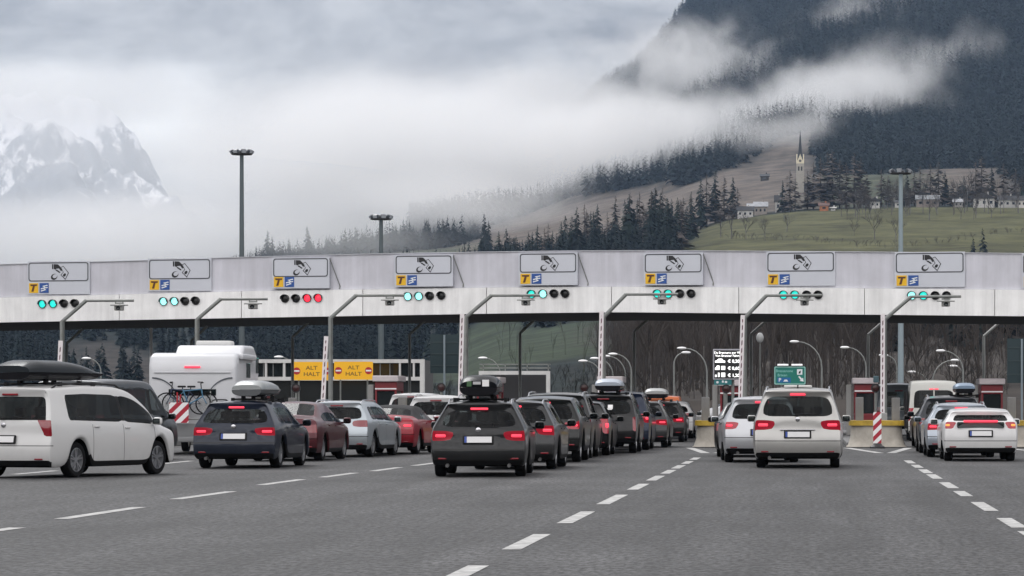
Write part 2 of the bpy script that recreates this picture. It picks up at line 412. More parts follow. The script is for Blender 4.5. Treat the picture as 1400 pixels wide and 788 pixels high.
for (xa, ya, xb, yb) in ((-20, 728, 24, 722), (84, 710, 190, 694), (240, 683, 316, 672.5), (357, 663.5, 412, 656), (441, 653, 485, 647), (510, 644.5, 546, 639.5), (566, 637, 598, 633), (20, 649, 76, 644), (222, 634.5, 262, 630.5)):
    Y0, Y1 = yg(ya), yg(yb); dash((GX(xa, Y0), Y0), (GX(xb, Y1), Y1), .20)
tag(mk.build('road_markings', pm), kind='structure')
# ================================================================ clouds hanging on the mountain, haze
def cloud_mat(name, dens, nscale, edge=.55, seed=0.0, thr=.3, soft=.6, amp=2.2, stretch=(1, 1, 1)):
    m = bpy.data.materials.new(name); m.use_nodes = True; t = m.node_tree
    for n in list(t.nodes): t.nodes.remove(n)
    o = t.nodes.new('ShaderNodeOutputMaterial'); v = t.nodes.new('ShaderNodeVolumePrincipled')
    v.inputs['Color'].default_value = (1, 1, 1, 1); v.inputs['Anisotropy'].default_value = .45
    tcn = t.nodes.new('ShaderNodeTexCoord')
    ln = t.nodes.new('ShaderNodeVectorMath'); ln.operation = 'LENGTH'; t.links.new(tcn.outputs['Object'], ln.inputs[0])
    fo = t.nodes.new('ShaderNodeMapRange'); fo.interpolation_type = 'SMOOTHSTEP'
    fo.inputs['From Min'].default_value = 1.0; fo.inputs['From Max'].default_value = 1 - edge; fo.inputs['To Min'].default_value = 0; fo.inputs['To Max'].default_value = 1
    t.links.new(ln.outputs['Value'], fo.inputs[0])
    g = t.nodes.new('ShaderNodeNewGeometry'); mpn = t.nodes.new('ShaderNodeMapping'); mpn.inputs['Scale'].default_value = stretch; mpn.inputs['Location'].default_value = (seed * 1000, seed * 517, 0)
    t.links.new(g.outputs['Position'], mpn.inputs[0])
    n = t.nodes.new('ShaderNodeTexNoise'); n.inputs['Scale'].default_value = nscale; n.inputs['Detail'].default_value = 5; n.inputs['Roughness'].default_value = .55; n.inputs['Distortion'].default_value = .4
    t.links.new(mpn.outputs[0], n.inputs['Vector'])
    # density = D * smoothstep(noise + falloff*k)
    s0 = t.nodes.new('ShaderNodeMath'); s0.operation = 'SUBTRACT'; s0.inputs[1].default_value = .5; t.links.new(n.outputs[0], s0.inputs[0])
    s = t.nodes.new('ShaderNodeMath'); s.operation = 'MULTIPLY_ADD'; s.inputs[1].default_value = amp; t.links.new(s0.outputs[0], s.inputs[0]); t.links.new(fo.outputs[0], s.inputs[2])
    r = t.nodes.new('ShaderNodeMapRange'); r.interpolation_type = 'SMOOTHSTEP'
    r.inputs['From Min'].default_value = thr; r.inputs['From Max'].default_value = thr + soft; r.inputs['To Max'].default_value = dens
    t.links.new(s.outputs[0], r.inputs[0])
    f2 = t.nodes.new('ShaderNodeMath'); f2.operation = 'MULTIPLY'; t.links.new(r.outputs[0], f2.inputs[0]); t.links.new(fo.outputs[0], f2.inputs[1])
    t.links.new(f2.outputs[0], v.inputs['Density']); t.links.new(v.outputs[0], o.inputs['Volume'])
    return m
def cloud(px, py, Y, hx, hy, dep, dens, nscale=.006, tilt=0.0, **k):
    bm = bmesh.new(); bmesh.ops.create_icosphere(bm, subdivisions=3, radius=1.0)
    me = bpy.data.meshes.new('cloud'); bm.to_mesh(me); bm.free()
    me.materials.append(cloud_mat('cloud_%d' % len(bpy.data.materials), dens, nscale, seed=len(bpy.data.materials) * .37, **k))
    o = link_mesh('cloud', me); o.location = P(px, py, Y); o.scale = (hx * Y / F, dep, hy * Y / F); o.rotation_euler = (0, R(-tilt), 0)
    tag(o, kind='stuff')
    return o
cloud(560, 215, 3350, 540, 185, 520, .012, nscale=.011, edge=.9, thr=.12, soft=.7, amp=1.5)
cloud(850, 190, 3060, 360, 110, 260, .017, nscale=.018, edge=.95, thr=.22, tilt=6, amp=2.4)
cloud(1130, 140, 3300, 300, 115, 260, .013, nscale=.02, edge=.95, thr=.32, tilt=14, amp=2.7)
cloud(930, 85, 3750, 250, 105, 220, .011, nscale=.022, edge=.95, thr=.40, amp=3)
cloud(1190, 45, 3950, 210, 115, 220, .009, nscale=.02, edge=.95, thr=.42, tilt=25, amp=3)
cloud(230, 335, 3500, 620, 110, 650, .007, nscale=.007, edge=.9, thr=.12, amp=1.4)
cloud(600, 275, 2650, 330, 80, 330, .0062, nscale=.02, edge=.95, thr=.25, amp=2)
cloud(1075, 178, 2760, 150, 42, 150, .007, nscale=.025, edge=.95, thr=.3, amp=2.2, tilt=10)
cloud(450, 325, 2050, 290, 62, 240, .0026, nscale=.02, edge=.95, thr=.2, amp=1.8)
cloud(745, 130, 3900, 190, 75, 260, .011, nscale=.016, edge=.95, thr=.18, amp=2)
cloud(1290, 85, 3600, 170, 75, 200, .006, nscale=.02, edge=.95, thr=.45, tilt=30, amp=3)
cloud(50, 130, 5600, 440, 85, 380, .0060, nscale=.008, edge=.95, thr=.15, amp=1.6)
cloud(90, 215, 5400, 330, 130, 300, .0036, nscale=.008, edge=.95, thr=.05, amp=1.3)
# the air itself: one closed box round camera, place and mountains
hb = MB(); hb.box((-2000, 4950, 650), (13000, 10500, 1310 + 0))
hm = bpy.data.materials.new('haze'); hm.use_nodes = True; t = hm.node_tree
for n in list(t.nodes): t.nodes.remove(n)
o_ = t.nodes.new('ShaderNodeOutputMaterial'); v_ = t.nodes.new('ShaderNodeVolumePrincipled')
v_.inputs['Color'].default_value = (.52, .71, 1, 1); v_.inputs['Density'].default_value = 3.4e-5; v_.inputs['Anisotropy'].default_value = 0.0
t.links.new(v_.outputs[0], o_.inputs['Volume'])
HAZE = tag(hb.build('haze', hm), kind='stuff')
# ================================================================ toll plaza
LANE_X = [-26.6, -21.8, -17.2, -12.5, -7.6, -2.75, 2.2, 7.1]      # island axes
steel = mat('galvanised_steel', (.23, .24, .23), .5, .6, noise=.25, nscale=2)
dark = mat('dark_metal', (.02, .021, .023), .5)
conc = mat('concrete', (.42, .39, .34), .85, noise=.3, nscale=1.6, bump=.3, bscale=12)
concg = mat('grey_concrete', (.17, .17, .17), .85, noise=.25, nscale=1.4)
white_p = mat('white_paint', (.72, .72, .72), .5, noise=.1, nscale=1.2)
black_p = mat('black_paint', (.012, .012, .014), .5)
red_p = mat('red_paint', (.17, .010, .016), .45)
redw = mat('red_reflective', (.42, .012, .02), .4)
whitew = mat('white_reflective', (.78, .77, .77), .4)
yellow_p = mat('yellow_paint', (.42, .28, .03), .6, noise=.35, nscale=3)
glass_d = mat('dark_glass', (.012, .015, .017), .06, spec=.6)
# --- canopy. Its face stands 134.7 m away at the left of the picture and 126.7 m at the right, slightly cambered
def cy_(px): return lerp_tab([(-400, 137.6), (80, 134.7), (1270, 127.1), (1800, 124)], px)
def px_edges(a, b, n): return [a + (b - a) * i / n for i in range(n + 1)]
TOP = [(-400, 374), (0, 362), (200, 356.5), (350, 351.5), (540, 347), (750, 343.7), (850, 343), (1050, 344), (1220, 345.3), (1400, 347), (1800, 351)]
MID = [(-400, 417), (0, 407), (350, 398), (700, 393), (850, 392.3), (1050, 393.2), (1225, 394.8), (1400, 396.5), (1800, 401)]
BOT = [(-400, 449), (0, 441), (350, 434.5), (700, 428.5), (850, 427), (1050, 429), (1400, 432.5), (1800, 436)]
# streaked, weathered white sheet
def sheet_mat(name, col, amt):
    m = bpy.data.materials.new(name); m.use_nodes = True; t = m.node_tree; b = t.nodes['Principled BSDF']; b.inputs['Roughness'].default_value = .5
    g = t.nodes.new('ShaderNodeNewGeometry')
    outs = []
    for sc_, s3 in ((.5, (1, 1, 1)), (1.0, (2.6, 1, .16))):
        mp_ = t.nodes.new('ShaderNodeMapping'); mp_.inputs['Scale'].default_value = s3; t.links.new(g.outputs['Position'], mp_.inputs[0])
        n = t.nodes.new('ShaderNodeTexNoise'); n.inputs['Scale'].default_value = sc_; n.inputs['Detail'].default_value = 7; n.inputs['Roughness'].default_value = .68; t.links.new(mp_.outputs[0], n.inputs['Vector'])
        r = t.nodes.new('ShaderNodeMapRange'); r.inputs['From Min'].default_value = .35; r.inputs['From Max'].default_value = .65; r.inputs['To Min'].default_value = 1 - amt; r.inputs['To Max'].default_value = 1 + amt * .5
        t.links.new(n.outputs[0], r.inputs[0]); outs.append(r.outputs[0])
    k = t.nodes.new('ShaderNodeMath'); k.operation = 'MULTIPLY'; t.links.new(outs[0], k.inputs[0]); t.links.new(outs[1], k.inputs[1])
    s = t.nodes.new('ShaderNodeVectorMath'); s.operation = 'SCALE'; s.inputs[0].default_value = col; t.links.new(k.outputs[0], s.inputs['Scale']); t.links.new(s.outputs[0], b.inputs['Base Color'])
    return m
FA = R(-12.0)   # how far the roof's face is turned from square-on
up_m = sheet_mat('grey_parapet_sheet', (.59, .59, .64), .11)
lo_m = sheet_mat('white_fascia_sheet', (.88, .88, .87), .13)
canopy = empty('toll_canopy', (GX(700, 131), 131, 0), 0, 'long white roof spanning all the toll lanes, with a pale grey parapet above', 'toll canopy')
def to_c(p): return (p[0] - canopy.location.x, p[1] - canopy.location.y, p[2])
def band(name, px0, px1, hi, lo, fwd, thick, m, n=6):
    b = MB(); es = px_edges(px0, px1, n); vs = []
    for e in es:
        Y = cy_(e) + fwd; x = GX(e, cy_(e))
        for (yy, tab) in ((0, hi), (0, lo), (thick, lo), (thick, hi)):
            vs.append(to_c((x, Y + yy, GZ(lerp_tab(tab, e), cy_(e)))))
    fs = []
    for i in range(n):
        o = i * 4
        for k in range(4): fs.append((o + k, o + (k + 1) % 4, o + 4 + (k + 1) % 4, o + 4 + k))
    fs += [(3, 2, 1, 0), tuple(n * 4 + k for k in range(4))]
    b.add(vs, fs); return b.build(name, m, canopy)
JT = [-340, -174, -6, 163, 330, 496, 665, 836, 1010, 1182, 1360, 1540, 1720]
for a, b_ in zip(JT, JT[1:]):
    band('fascia_panel', a + .42, b_ - .42, MID, BOT, 0, .35, lo_m)
for a, b_ in ((-340, 82), (82, 411), (411, 751), (751, 1095), (1095, 1720)):
    band('parapet_panel', a + .12, b_ - .12, TOP, [(x, y - .3) for x, y in MID], .12, .3, up_m, 8)
# parapet coping
band('coping', -340, 1720, [(x, y - .9) for x, y in TOP], TOP, .06, .45, mat('coping_metal', (.55, .56, .6), .4, .5), 24)
# roof slab and dark ribbed soffit, 15 m deep
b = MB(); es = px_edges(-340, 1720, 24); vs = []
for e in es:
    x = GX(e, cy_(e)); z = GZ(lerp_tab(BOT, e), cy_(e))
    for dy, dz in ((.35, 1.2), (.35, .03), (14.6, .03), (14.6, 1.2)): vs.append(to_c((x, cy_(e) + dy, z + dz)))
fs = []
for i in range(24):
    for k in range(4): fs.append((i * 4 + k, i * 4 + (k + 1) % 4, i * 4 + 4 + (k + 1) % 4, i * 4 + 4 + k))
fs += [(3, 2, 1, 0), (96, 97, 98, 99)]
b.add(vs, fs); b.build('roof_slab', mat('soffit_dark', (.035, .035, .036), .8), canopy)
# --- lane signs on the parapet
sign_pl = mat('sign_plate', (.56, .58, .63), .45, noise=.05, nscale=1)
tel_y = mat('sign_yellow', (.80, .47, .015), .4); tel_b = mat('sign_blue', (.02, .08, .30), .4)
def rrect(w_, h_, r, n=5):
    pts = []
    for cx, cy2, a0 in ((w_ / 2 - r, h_ / 2 - r, 0), (-w_ / 2 + r, h_ / 2 - r, 90), (-w_ / 2 + r, -h_ / 2 + r, 180), (w_ / 2 - r, -h_ / 2 + r, 270)):
        for k in range(n + 1):
            a = R(a0 + 90 * k / n); pts.append((cx + r * math.cos(a), cy2 + r * math.sin(a)))
    return pts
def ring_poly(mb, outer, inner, z, M):
    n = len(outer); o = [(x, y, z) for x, y in outer] + [(x, y, z) for x, y in inner]
    mb.add(o, [(i, (i + 1) % n, n + (i + 1) % n, n + i) for i in range(n)], M)
def disc_pts(cx, cy2, rx, ry, n=20, rot=0): return [(cx + rx * math.cos(6.2832 * k / n) * math.cos(rot) - ry * math.sin(6.2832 * k / n) * math.sin(rot), cy2 + rx * math.cos(6.2832 * k / n) * math.sin(rot) + ry * math.sin(6.2832 * k / n) * math.cos(rot)) for k in range(n)]
def flat(mb, poly, z, M): mb.add([(x, y, z) for x, y in poly], [tuple(range(len(poly)))], M)
SG = [(80, 359.5, 385.5, 88), (245.7, 355.5, 382.5, 89), (413, 354.2, 379.6, 79), (581, 350.5, 375.5, 80), (751, 347.6, 373.6, 80), (922, 348, 373.6, 80), (1095, 346, 372, 93), (1271.5, 346.5, 373.5, 94), (1446, 348.5, 374.8, 94)]
where = ['above the first lane from the left', 'above the white motorhome', 'above the pair of red lights', 'left of the two tallest mast poles gap', '', '', '', '', '']
sgl = ['wide payment sign on the parapet over the lane of the white minivan', 'wide payment sign on the parapet just above the white motorhome',
       'narrow payment sign directly above the two red signal lamps', 'narrow payment sign on the parapet above the yellow halt signs',
       'narrow payment sign above the queue with the dark estate and its striped roof box', 'narrow payment sign above the queue with the black off-roader, below the brown pasture',
       'wide payment sign above the silver minivan, under the church on the hill', 'wide payment sign above the white hatchback, beside the tall lamp mast',
       'wide payment sign cut off by the right edge of the photo']
def lane_sign(i, px, y0, y1, wpx):
    Y = cy_(px) ; sc_ = F / Y; w_ = wpx / sc_; h_ = (y1 - y0) / sc_
    wide = wpx > 85
    yb = lerp_tab(MID, px) - 2.5
    H = (yb - (y0 - 2)) / sc_
    fwd = -.01 if wide else -.16
    root = empty('lane_sign', (GX(px, Y), Y + .1, GZ(yb, Y)), FA, sgl[i], 'lane sign', 'payment signs along the toll roof')
    M = front(0, fwd, 0)
    b = MB(); b.prism([(-w_ / 2 - .05, 0), (w_ / 2 + .05, 0), (w_ / 2 + .05, H), (-w_ / 2 - .05, H)], .05, M); b.build('panel', sign_pl, root)
    cyp = H - h_ / 2 - .04; z = .058
    b = MB(); T = M @ Matrix.Translation((0, cyp, 0)); ring_poly(b, rrect(w_, h_, .11), rrect(w_ - .085, h_ - .085, .08), z, T); b.build('border', mat('border_grey', (.06, .065, .075), .5), root)
    # hand with coins and note
    b = MB(); k = h_ / .84
    def q(pts): return [(x * k, y * k) for x, y in pts]
    flat(b, q([(-.30, .34), (-.24, .34), (-.24, .12), (-.30, .12)]), z, T)
    flat(b, q([(-.22, .34), (-.02, .33), (.10, .22), (.20, .06), (.12, .03), (.03, .15), (-.08, .14), (-.14, .10), (-.22, .13)]), z, T)
    flat(b, q([(-.14, .10), (-.06, .09), (.05, .02), (.10, -.03), (.04, -.05), (-.06, .02), (-.12, .05)]), z, T)
    o_n = q([(.12, .21), (.24, .26), (.50, -.05), (.33, -.36), (.10, -.14), (.22, -.02)]); i_n = q([(.14, .19), (.23, .23), (.46, -.05), (.33, -.31), (.14, -.14), (.25, -.02)])
    ring_poly(b, o_n, i_n, z, T)
    flat(b, [(x * k, y * k) for x, y in disc_pts(.29, -.14, .085, .06, 14, .8)], z, T)
    ring_poly(b, q(disc_pts(-.20, -.22, .16, .13, 22, .4)), q(disc_pts(-.165, -.19, .115, .085, 22, .4)), z, T)
    b.build('payment_symbol', black_p, root)
    # yellow T plate and blue plate
    s = .40; yy = .06 + s / 2; x0 = -w_ / 2 + .03 + s / 2
    t1 = MB(); Tm = M @ Matrix.Translation((x0, yy, 0)); t1.prism([(-s / 2, -s / 2), (s / 2, -s / 2), (s / 2, s / 2), (-s / 2, s / 2)], .066, Tm); pl = t1.build('yellow_plate', tel_y, root)
    tt = MB()
    flat(tt, [(-.15, .15), (-.13, .08), (-.03, .08), (-.10, -.15), (0.0, -.15), (.06, .08), (.15, .08), (.16, .15)], .072, Tm); tt.build('letter_t', mat('sign_letter', (.10, .03, .01), .5), pl)
    t1 = MB(); Tm = M @ Matrix.Translation((x0 + s + .06, yy, 0)); t1.prism([(-s / 2, -s / 2), (s / 2, -s / 2), (s / 2, s / 2), (-s / 2, s / 2)], .066, Tm); pl = t1.build('blue_plate', tel_b, root)
    tt = MB()
    for dy in (0, -.09): flat(tt, [(-.15, -.02 + dy), (.02, .03 + dy), (-.08, .08 + dy), (.15, .13 + dy), (.17, .09 + dy), (.02, .065 + dy), (.10, .01 + dy), (-.13, -.06 + dy)], .072, Tm)
    tt.build('swoosh', mat('sign_white', (.75, .78, .8), .4), pl)
    if not wide:   # these are deep boxes held by a stay at the right
        b = MB(); b.box((0, .02 + fwd / 2, H / 2), (w_ + .08, -fwd * .9 + .02, H - .02)); b.build('sign_box', mat('sign_box_grey', (.40, .41, .45), .5), root)
        b = MB(); b.tube([(w_ / 2 + .05, fwd, H - .05), (w_ / 2 + .42, .02, .10)], .022, 6); b.tube([(w_ / 2 + .42, .02, .10), (w_ / 2 + .42, -.03, -.02)], .03, 6); b.build('stay', steel, root)
for i, a in enumerate(SG): lane_sign(i, *a)
# --- rows of signal lamps on the fascia
lamp_b = mat('signal_dark', (.012, .012, .012), .3); hoodm = mat('signal_hood', (.02, .02, .022), .5)
def lit(name, c, e): return mat(name, c, .3, emit=e, ecol=c)
LIT = {'G': lit('signal_green_lit', (.02, .62, .52), 1.0), 'W': lit('signal_white_green_lit', (.30, .90, .84), 1.15), 'R': lit('signal_red_lit', (.95, .03, .06), 1.1), 'D': lamp_b}
SL = [([58.3, 73, 88, 103], [416, 415.6, 415.3, 415], 'GGDD'), ([224, 239, 253.5, 268], [412.5, 412.2, 412, 411.5], 'WWDD'), ([390, 405, 420.5, 435.5], [408.5, 408.3, 408, 407.7], 'DDRR'),
      ([558, 573, 588, 603.7], [405.6, 405.3, 405, 404.5], 'WWDD'), ([727, 742.7, 758, 773], [402.5, 402, 401.8, 401.8], 'GWDD'), ([899, 914, 930, 945.3], [402, 402, 401.8, 401.8], 'GGDD'),
      ([1071.5, 1087, 1103.5, 1119], [403.5, 403.5, 403.5, 403.5], 'GGDD'), ([1246.7, 1262.7, 1279, 1294.6], [404.5, 404.5, 404.5, 404.5], 'WGDD')]
sll = ['row of four round signals over the leftmost lane, two lit pale green', 'row of signals over the motorhome lane with two bright green lamps', 'row of four round signals whose right pair glows red',
       'row of signals over the yellow halt signs, two lamps almost white', 'row of signals in mid roof, lamps on each side of a camera arm end', 'row of signals whose two green lamps sit right behind a camera',
       'row of signals over the silver minivan lane, crossed by a camera arm', 'row of signals over the white hatchback lane, crossed by an arm from its left lamp']
for (xs, yy, st_), lb in zip(SL, sll):
    cx = sum(xs) / 4; Y = cy_(cx); root = empty('signal_row', (GX(cx, Y), Y, GZ(yy[0], Y)), 0, lb, 'signal lamps', 'lane signal rows on the roof edge')
    for x, y, s_ in zip(xs, yy, st_):
        Yl = cy_(x); M = front(GX(x, Yl) - GX(cx, Y), Yl - Y, GZ(y, Yl) - GZ(yy[0], Y)) @ Matrix.Rotation(FA, 4, 'Y')
        b = MB(); b.lathe([(.168, 0), (.168, .06), (.148, .06), (.148, .012), (0, .012)], 24, M); hd = b.build('lamp_ring', hoodm, root, smooth=True)
        b = MB(); b.lathe([(.145, .016), (.12, .035), (.07, .046), (0, .05)], 24, M); b.build('lens', LIT[s_], hd, smooth=True)
        b = MB()   # half-round hood over the lens
        vs = []
        for k in range(11):
            a = R(-5 + 190 * k / 10)
            for r_, z_ in ((.172, .0), (.172, .17), (.160, .17), (.160, 0)): vs.append((r_ * math.cos(a), r_ * math.sin(a), z_))
        b.add(vs, [(i * 4 + k, i * 4 + (k + 1) % 4, i * 4 + 4 + (k + 1) % 4, i * 4 + 4 + k) for i in range(10) for k in range(4)], M); b.build('hood', hoodm, hd)
    for k, x in enumerate((cx - 27, cx - 2, cx + 8, cx + 26)): pass
# --- camera poles in front of the canopy
CP = [(85, 118, 183, 411, 440, 163), (269.5, 302, 366, 409, 437, 346), (452, 487, 553, 404, 435, 533), (637, 672, 738, 404, 434, 719), (825, 856, 927, 402.5, 434, 905), (1018, 1048, 1124, 404, 435, 1100), (1209.5, 1246, 1314, 405.5, 437, 1293)]
cpl = ['bent camera pole at the far left, in front of the leftmost lane', 'bent camera pole rising behind the white motorhome', 'bent camera pole between the two yellow halt signs', 'bent camera pole above the striped roof box on the dark estate',
       'bent camera pole right of the light box atop the black off-roader', 'bent camera pole right of the toll price board', 'bent camera pole above the chevron post and red booth']
for (px, xk, xe, ya, yk, xc), lb in zip(CP, cpl):
    Y = 118.0; root = empty('camera_pole', (GX(px, Y), Y, 0), 0, lb, 'camera pole', 'bent poles carrying lane cameras')
    g = lambda x, y: (GX(x, Y) - GX(px, Y), 0, GZ(y, Y))
    b = MB(); b.tube([(0, 0, .1), g(px, yk), g(xk, ya)], [.085, .085, .07], 10); b.lathe([(.2, .1), (.2, .13), (.1, .16), (.09, .3)], 12); b.build('pole', steel, root, smooth=True)
    b = MB(); b.tube([g(xk - .6, ya + .3), g(xe, ya)], .05, 8); b.build('arm', steel, root, smooth=True)
    c = g(xc, ya)
    b = MB(); b.box((c[0], 0, c[2] - .10), (.30, .06, .05)); b.box((c[0] - .13, 0, c[2] - .05), (.04, .05, .12)); b.box((c[0] + .13, 0, c[2] - .05), (.04, .05, .12)); b.tube([(c[0] - .32, 0, c[2] - .17), (c[0] + .32, 0, c[2] - .17)], .022, 6); b.build('bracket', steel, root)
    b = MB(); b.rbox((c[0], -.02, c[2] - .28), (.30, .34, .17), .03); b.rbox((c[0], -.04, c[2] - .19), (.34, .42, .02), .005); h = b.build('camera_housing', mat('camera_grey', (.25, .25, .24), .5), root)
    b = MB(); b.lathe([(.075, 0), (.075, .03), (.05, .03), (0, .02)], 14, front(c[0], -.19, c[2] - .28)); b.build('lens', glass_d, h)
# --- poles with a slanted arm at the back of the canopy
BP = [(91, 470), (262, 466), (400, 461), (560, 457.5), (711, 455.5), (867, 454), (1027, 457), (1187, 458), (1345, 460)]
bpl = ['slim pole at far left under the back of the roof', 'slim pole with a slanted arm just left of the motorhome mast', 'slim pole with slanted arm left of the halt signs', 'slim pole with slanted arm left of the dark sign backs', 'slim pole with slanted arm standing before the green hillside', 'slim pole with slanted arm between the meadow and the brown wood', 'slim pole with slanted arm beside the round mirror', 'slim pole with slanted arm next to the grey-blue lamp mast', 'slim pole with slanted arm near the right edge']
for (px, yk), lb in zip(BP, bpl):
    Y = 143.5; root = empty('rear_pole', (GX(px, Y), Y, 0), 0, lb, 'pole', 'slim poles behind the roof')
    b = MB(); zk = GZ(yk, Y); b.tube([(0, 0, .1), (0, 0, zk)], .065, 8); b.build('pole', mat('pale_steel', (.34, .35, .34), .5, .3), root, smooth=True)
    b = MB(); b.tube([(0, 0, zk), (.70, -.1, zk + .62)], .06, 8); b.build('arm', mat('pale_steel', (.34, .35, .34), .5, .3), root, smooth=True)
# --- raised barrier arms, striped
def stripe_mat(name, per, frac, a, b2, axis='Z', diag=0.0):
    m = bpy.data.materials.new(name); m.use_nodes = True; t = m.node_tree; b = t.nodes['Principled BSDF']; b.inputs['Roughness'].default_value = .45
    tcn = t.nodes.new('ShaderNodeTexCoord'); s = t.nodes.new('ShaderNodeSeparateXYZ'); t.links.new(tcn.outputs['Object'], s.inputs[0])
    k = t.nodes.new('ShaderNodeMath'); k.operation = 'MULTIPLY_ADD'; k.inputs[1].default_value = diag; t.links.new(s.outputs['X'], k.inputs[0]); t.links.new(s.outputs['Z'], k.inputs[2])
    d = t.nodes.new('ShaderNodeMath'); d.operation = 'DIVIDE'; d.inputs[1].default_value = per; t.links.new(k.outputs[0], d.inputs[0])
    f = t.nodes.new('ShaderNodeMath'); f.operation = 'FLOORED_MODULO'; f.inputs[1].default_value = 1; t.links.new(d.outputs[0], f.inputs[0])
    c = t.nodes.new('ShaderNodeMath'); c.operation = 'LESS_THAN'; c.inputs[1].default_value = frac; t.links.new(f.outputs[0], c.inputs[0])
    x = t.nodes.new('ShaderNodeMix'); x.data_type = 'RGBA'; x.inputs['A'].default_value = (*a, 1); x.inputs['B'].default_value = (*b2, 1); t.links.new(c.outputs[0], x.inputs['Factor']); t.links.new(x.outputs['Result'], b.inputs['Base Color'])
    return m
chev = stripe_mat('red_white_chevrons', .33, .5, (.78, .77, .77), (.36, .012, .03), diag=-1.0)
arm_str = stripe_mat('reflector_stripes', .26, .6, (.70, .62, .64), (.09, .02, .035), diag=-1.2)
arm_pink = mat('barrier_arm_white', (.74, .70, .71), .5); arm_red = mat('barrier_arm_red', (.22, .02, .05), .5)
BA = [(83, 466, 79, 495), (446, 460, 440.5, 530), (632, 429, 628.5, 535), (822.5, 426, 819.5, 530), (1015.5, 431, 1011.5, 545), (1207, 429, 1206.5, 562)]
bal = ['raised striped barrier arm at far left', 'raised striped barrier arm in front of the left halt sign', 'raised striped barrier arm just left of the striped roof box', 'raised striped barrier arm rising behind the silver-blue roof box', 'raised striped barrier arm touching the toll price board', 'raised striped barrier arm over the chevron post']
for (px, y0, pxb, yb), lb in zip(BA, bal):
    Y = 116.5; xb, zb = GX(pxb, Y), GZ(yb, Y); xt, zt = GX(px, Y), GZ(y0, Y)
    root = empty('barrier', (xb, Y, 0), 0, lb, 'barrier', 'raised lane barriers')
    d = Vector((xt - xb, 0, zt - .95)); ang = math.atan2(d.x, d.z)
    T = Matrix.Translation((0, 0, .95)) @ Matrix.Rotation(ang, 4, 'Y'); L = d.length
    b = MB(); b.box((0, 0, L / 2), (.15, .06, L), M=T); arm = b.build('barrier_arm', arm_pink, root)
    b = MB(); b.box((0, -.034, L / 2), (.036, .006, L - .3), M=T)
    b.build('reflector_strip', arm_str, arm)
    b = MB(); b.rbox((0, .12, .62), (.34, .42, .9), .03); b.build('drive_cabinet', mat('cabinet_grey', (.28, .28, .27), .5), root)
# --- island noses with a yellow capped parapet, island slabs, grey posts
nosel = ['concrete island nose with yellow cap at the far left', 'concrete island nose behind the dark estate car queue, left', 'concrete island nose beyond the dark red saloon', 'concrete island nose beyond the red convertible', 'concrete island nose hidden behind the long dark queue', 'pale concrete island nose with yellow cap left of the silver minivans', 'pale concrete island nose with yellow cap behind the striped marker post', 'concrete island nose with yellow cap at the right edge']
isl = MB()
for X, lb in zip(LANE_X, nosel):
    xc = X - .05
    isl.rbox((xc, 130, .07), (1.9, 46, .14), .03)
    root = empty('island_nose', (xc, 105, 0), 0, lb, 'island nose', 'concrete noses of the toll islands')
    # tapered, rounded block: wide foot, drawn-in waist
    prof = [(0, .02, .0), (.06, .06, .0), (.14, .30, .02), (.16, .66, .02), (.13, .80, .01)]
    b = MB(); vs = []; n = 0
    ringn = 20
    for ins, z, _ in prof:
        pts = rrect(1.94 - 2 * ins, 2.6 - 2 * ins, .42, 4)
        n = len(pts); vs += [(x, y + 1.3, z + (0 if z > .02 else 0)) for x, y in pts]
    fs = [(i * n + k, i * n + (k + 1) % n, (i + 1) * n + (k + 1) % n, (i + 1) * n + k) for i in range(len(prof) - 1) for k in range(n)] + [tuple((len(prof) - 1) * n + k for k in range(n))]
    b.add(vs, fs); b.build('block', conc, root, smooth=True, angle=50)
    b = MB(); pts = rrect(1.76, 2.42, .36, 4); n = len(pts); vs = [(x, y + 1.3, z) for z in (.70, .86) for x, y in pts]
    b.add(vs, [(k, (k + 1) % n, n + (k + 1) % n, n + k) for k in range(n)] + [tuple(n + k for k in range(n))]); b.build('cap_band', yellow_p, root)
    for dx in (-.55, .62):
        b = MB(); b.rbox((dx, .9, 1.22), (.26, .26, .78 if dx < 0 else .74), .02); b.build('post', concg, root)
tag(isl.build('kerb', concg), kind='structure')
# painted V in front of each nose, meeting the dashed lines
v2 = MB()
for X in LANE_X[4:]:
    for s in (-1, 1):
        xa, xb = X - .05 + s * .95, X - .05
        v2.add([(xb - .12 * s + .15 * s, 93.5, .005), (xb + .14 * s + .15 * s, 93.5, .005), (xa + .16 * s, 104, .005), (xa - .1 * s, 104, .005)], [(0, 1, 2, 3) if s > 0 else (3, 2, 1, 0)])
tag(v2.build('island_markings', pm), kind='structure')
# --- striped marker posts before the noses
for X, Y, lb in ((2.12, 103.2, 'red and white chevron post in front of the bare island nose'), (-2.66, 103.2, 'red and white chevron post half hidden by the silver compact')):
    root = empty('marker_post', (X, Y, 0), 0, lb, 'marker post')
    b = MB(); b.lathe([(.24, 0), (.24, .05), (.16, .10), (.12, .16)], 16); b.build('foot', dark, root, smooth=True)
    b = MB(); b.prism([(x, y) for x, y in rrect(.26, 1.0, .05)], .05, front(0, 0, .64)); b.build('marker_board', chev, root)
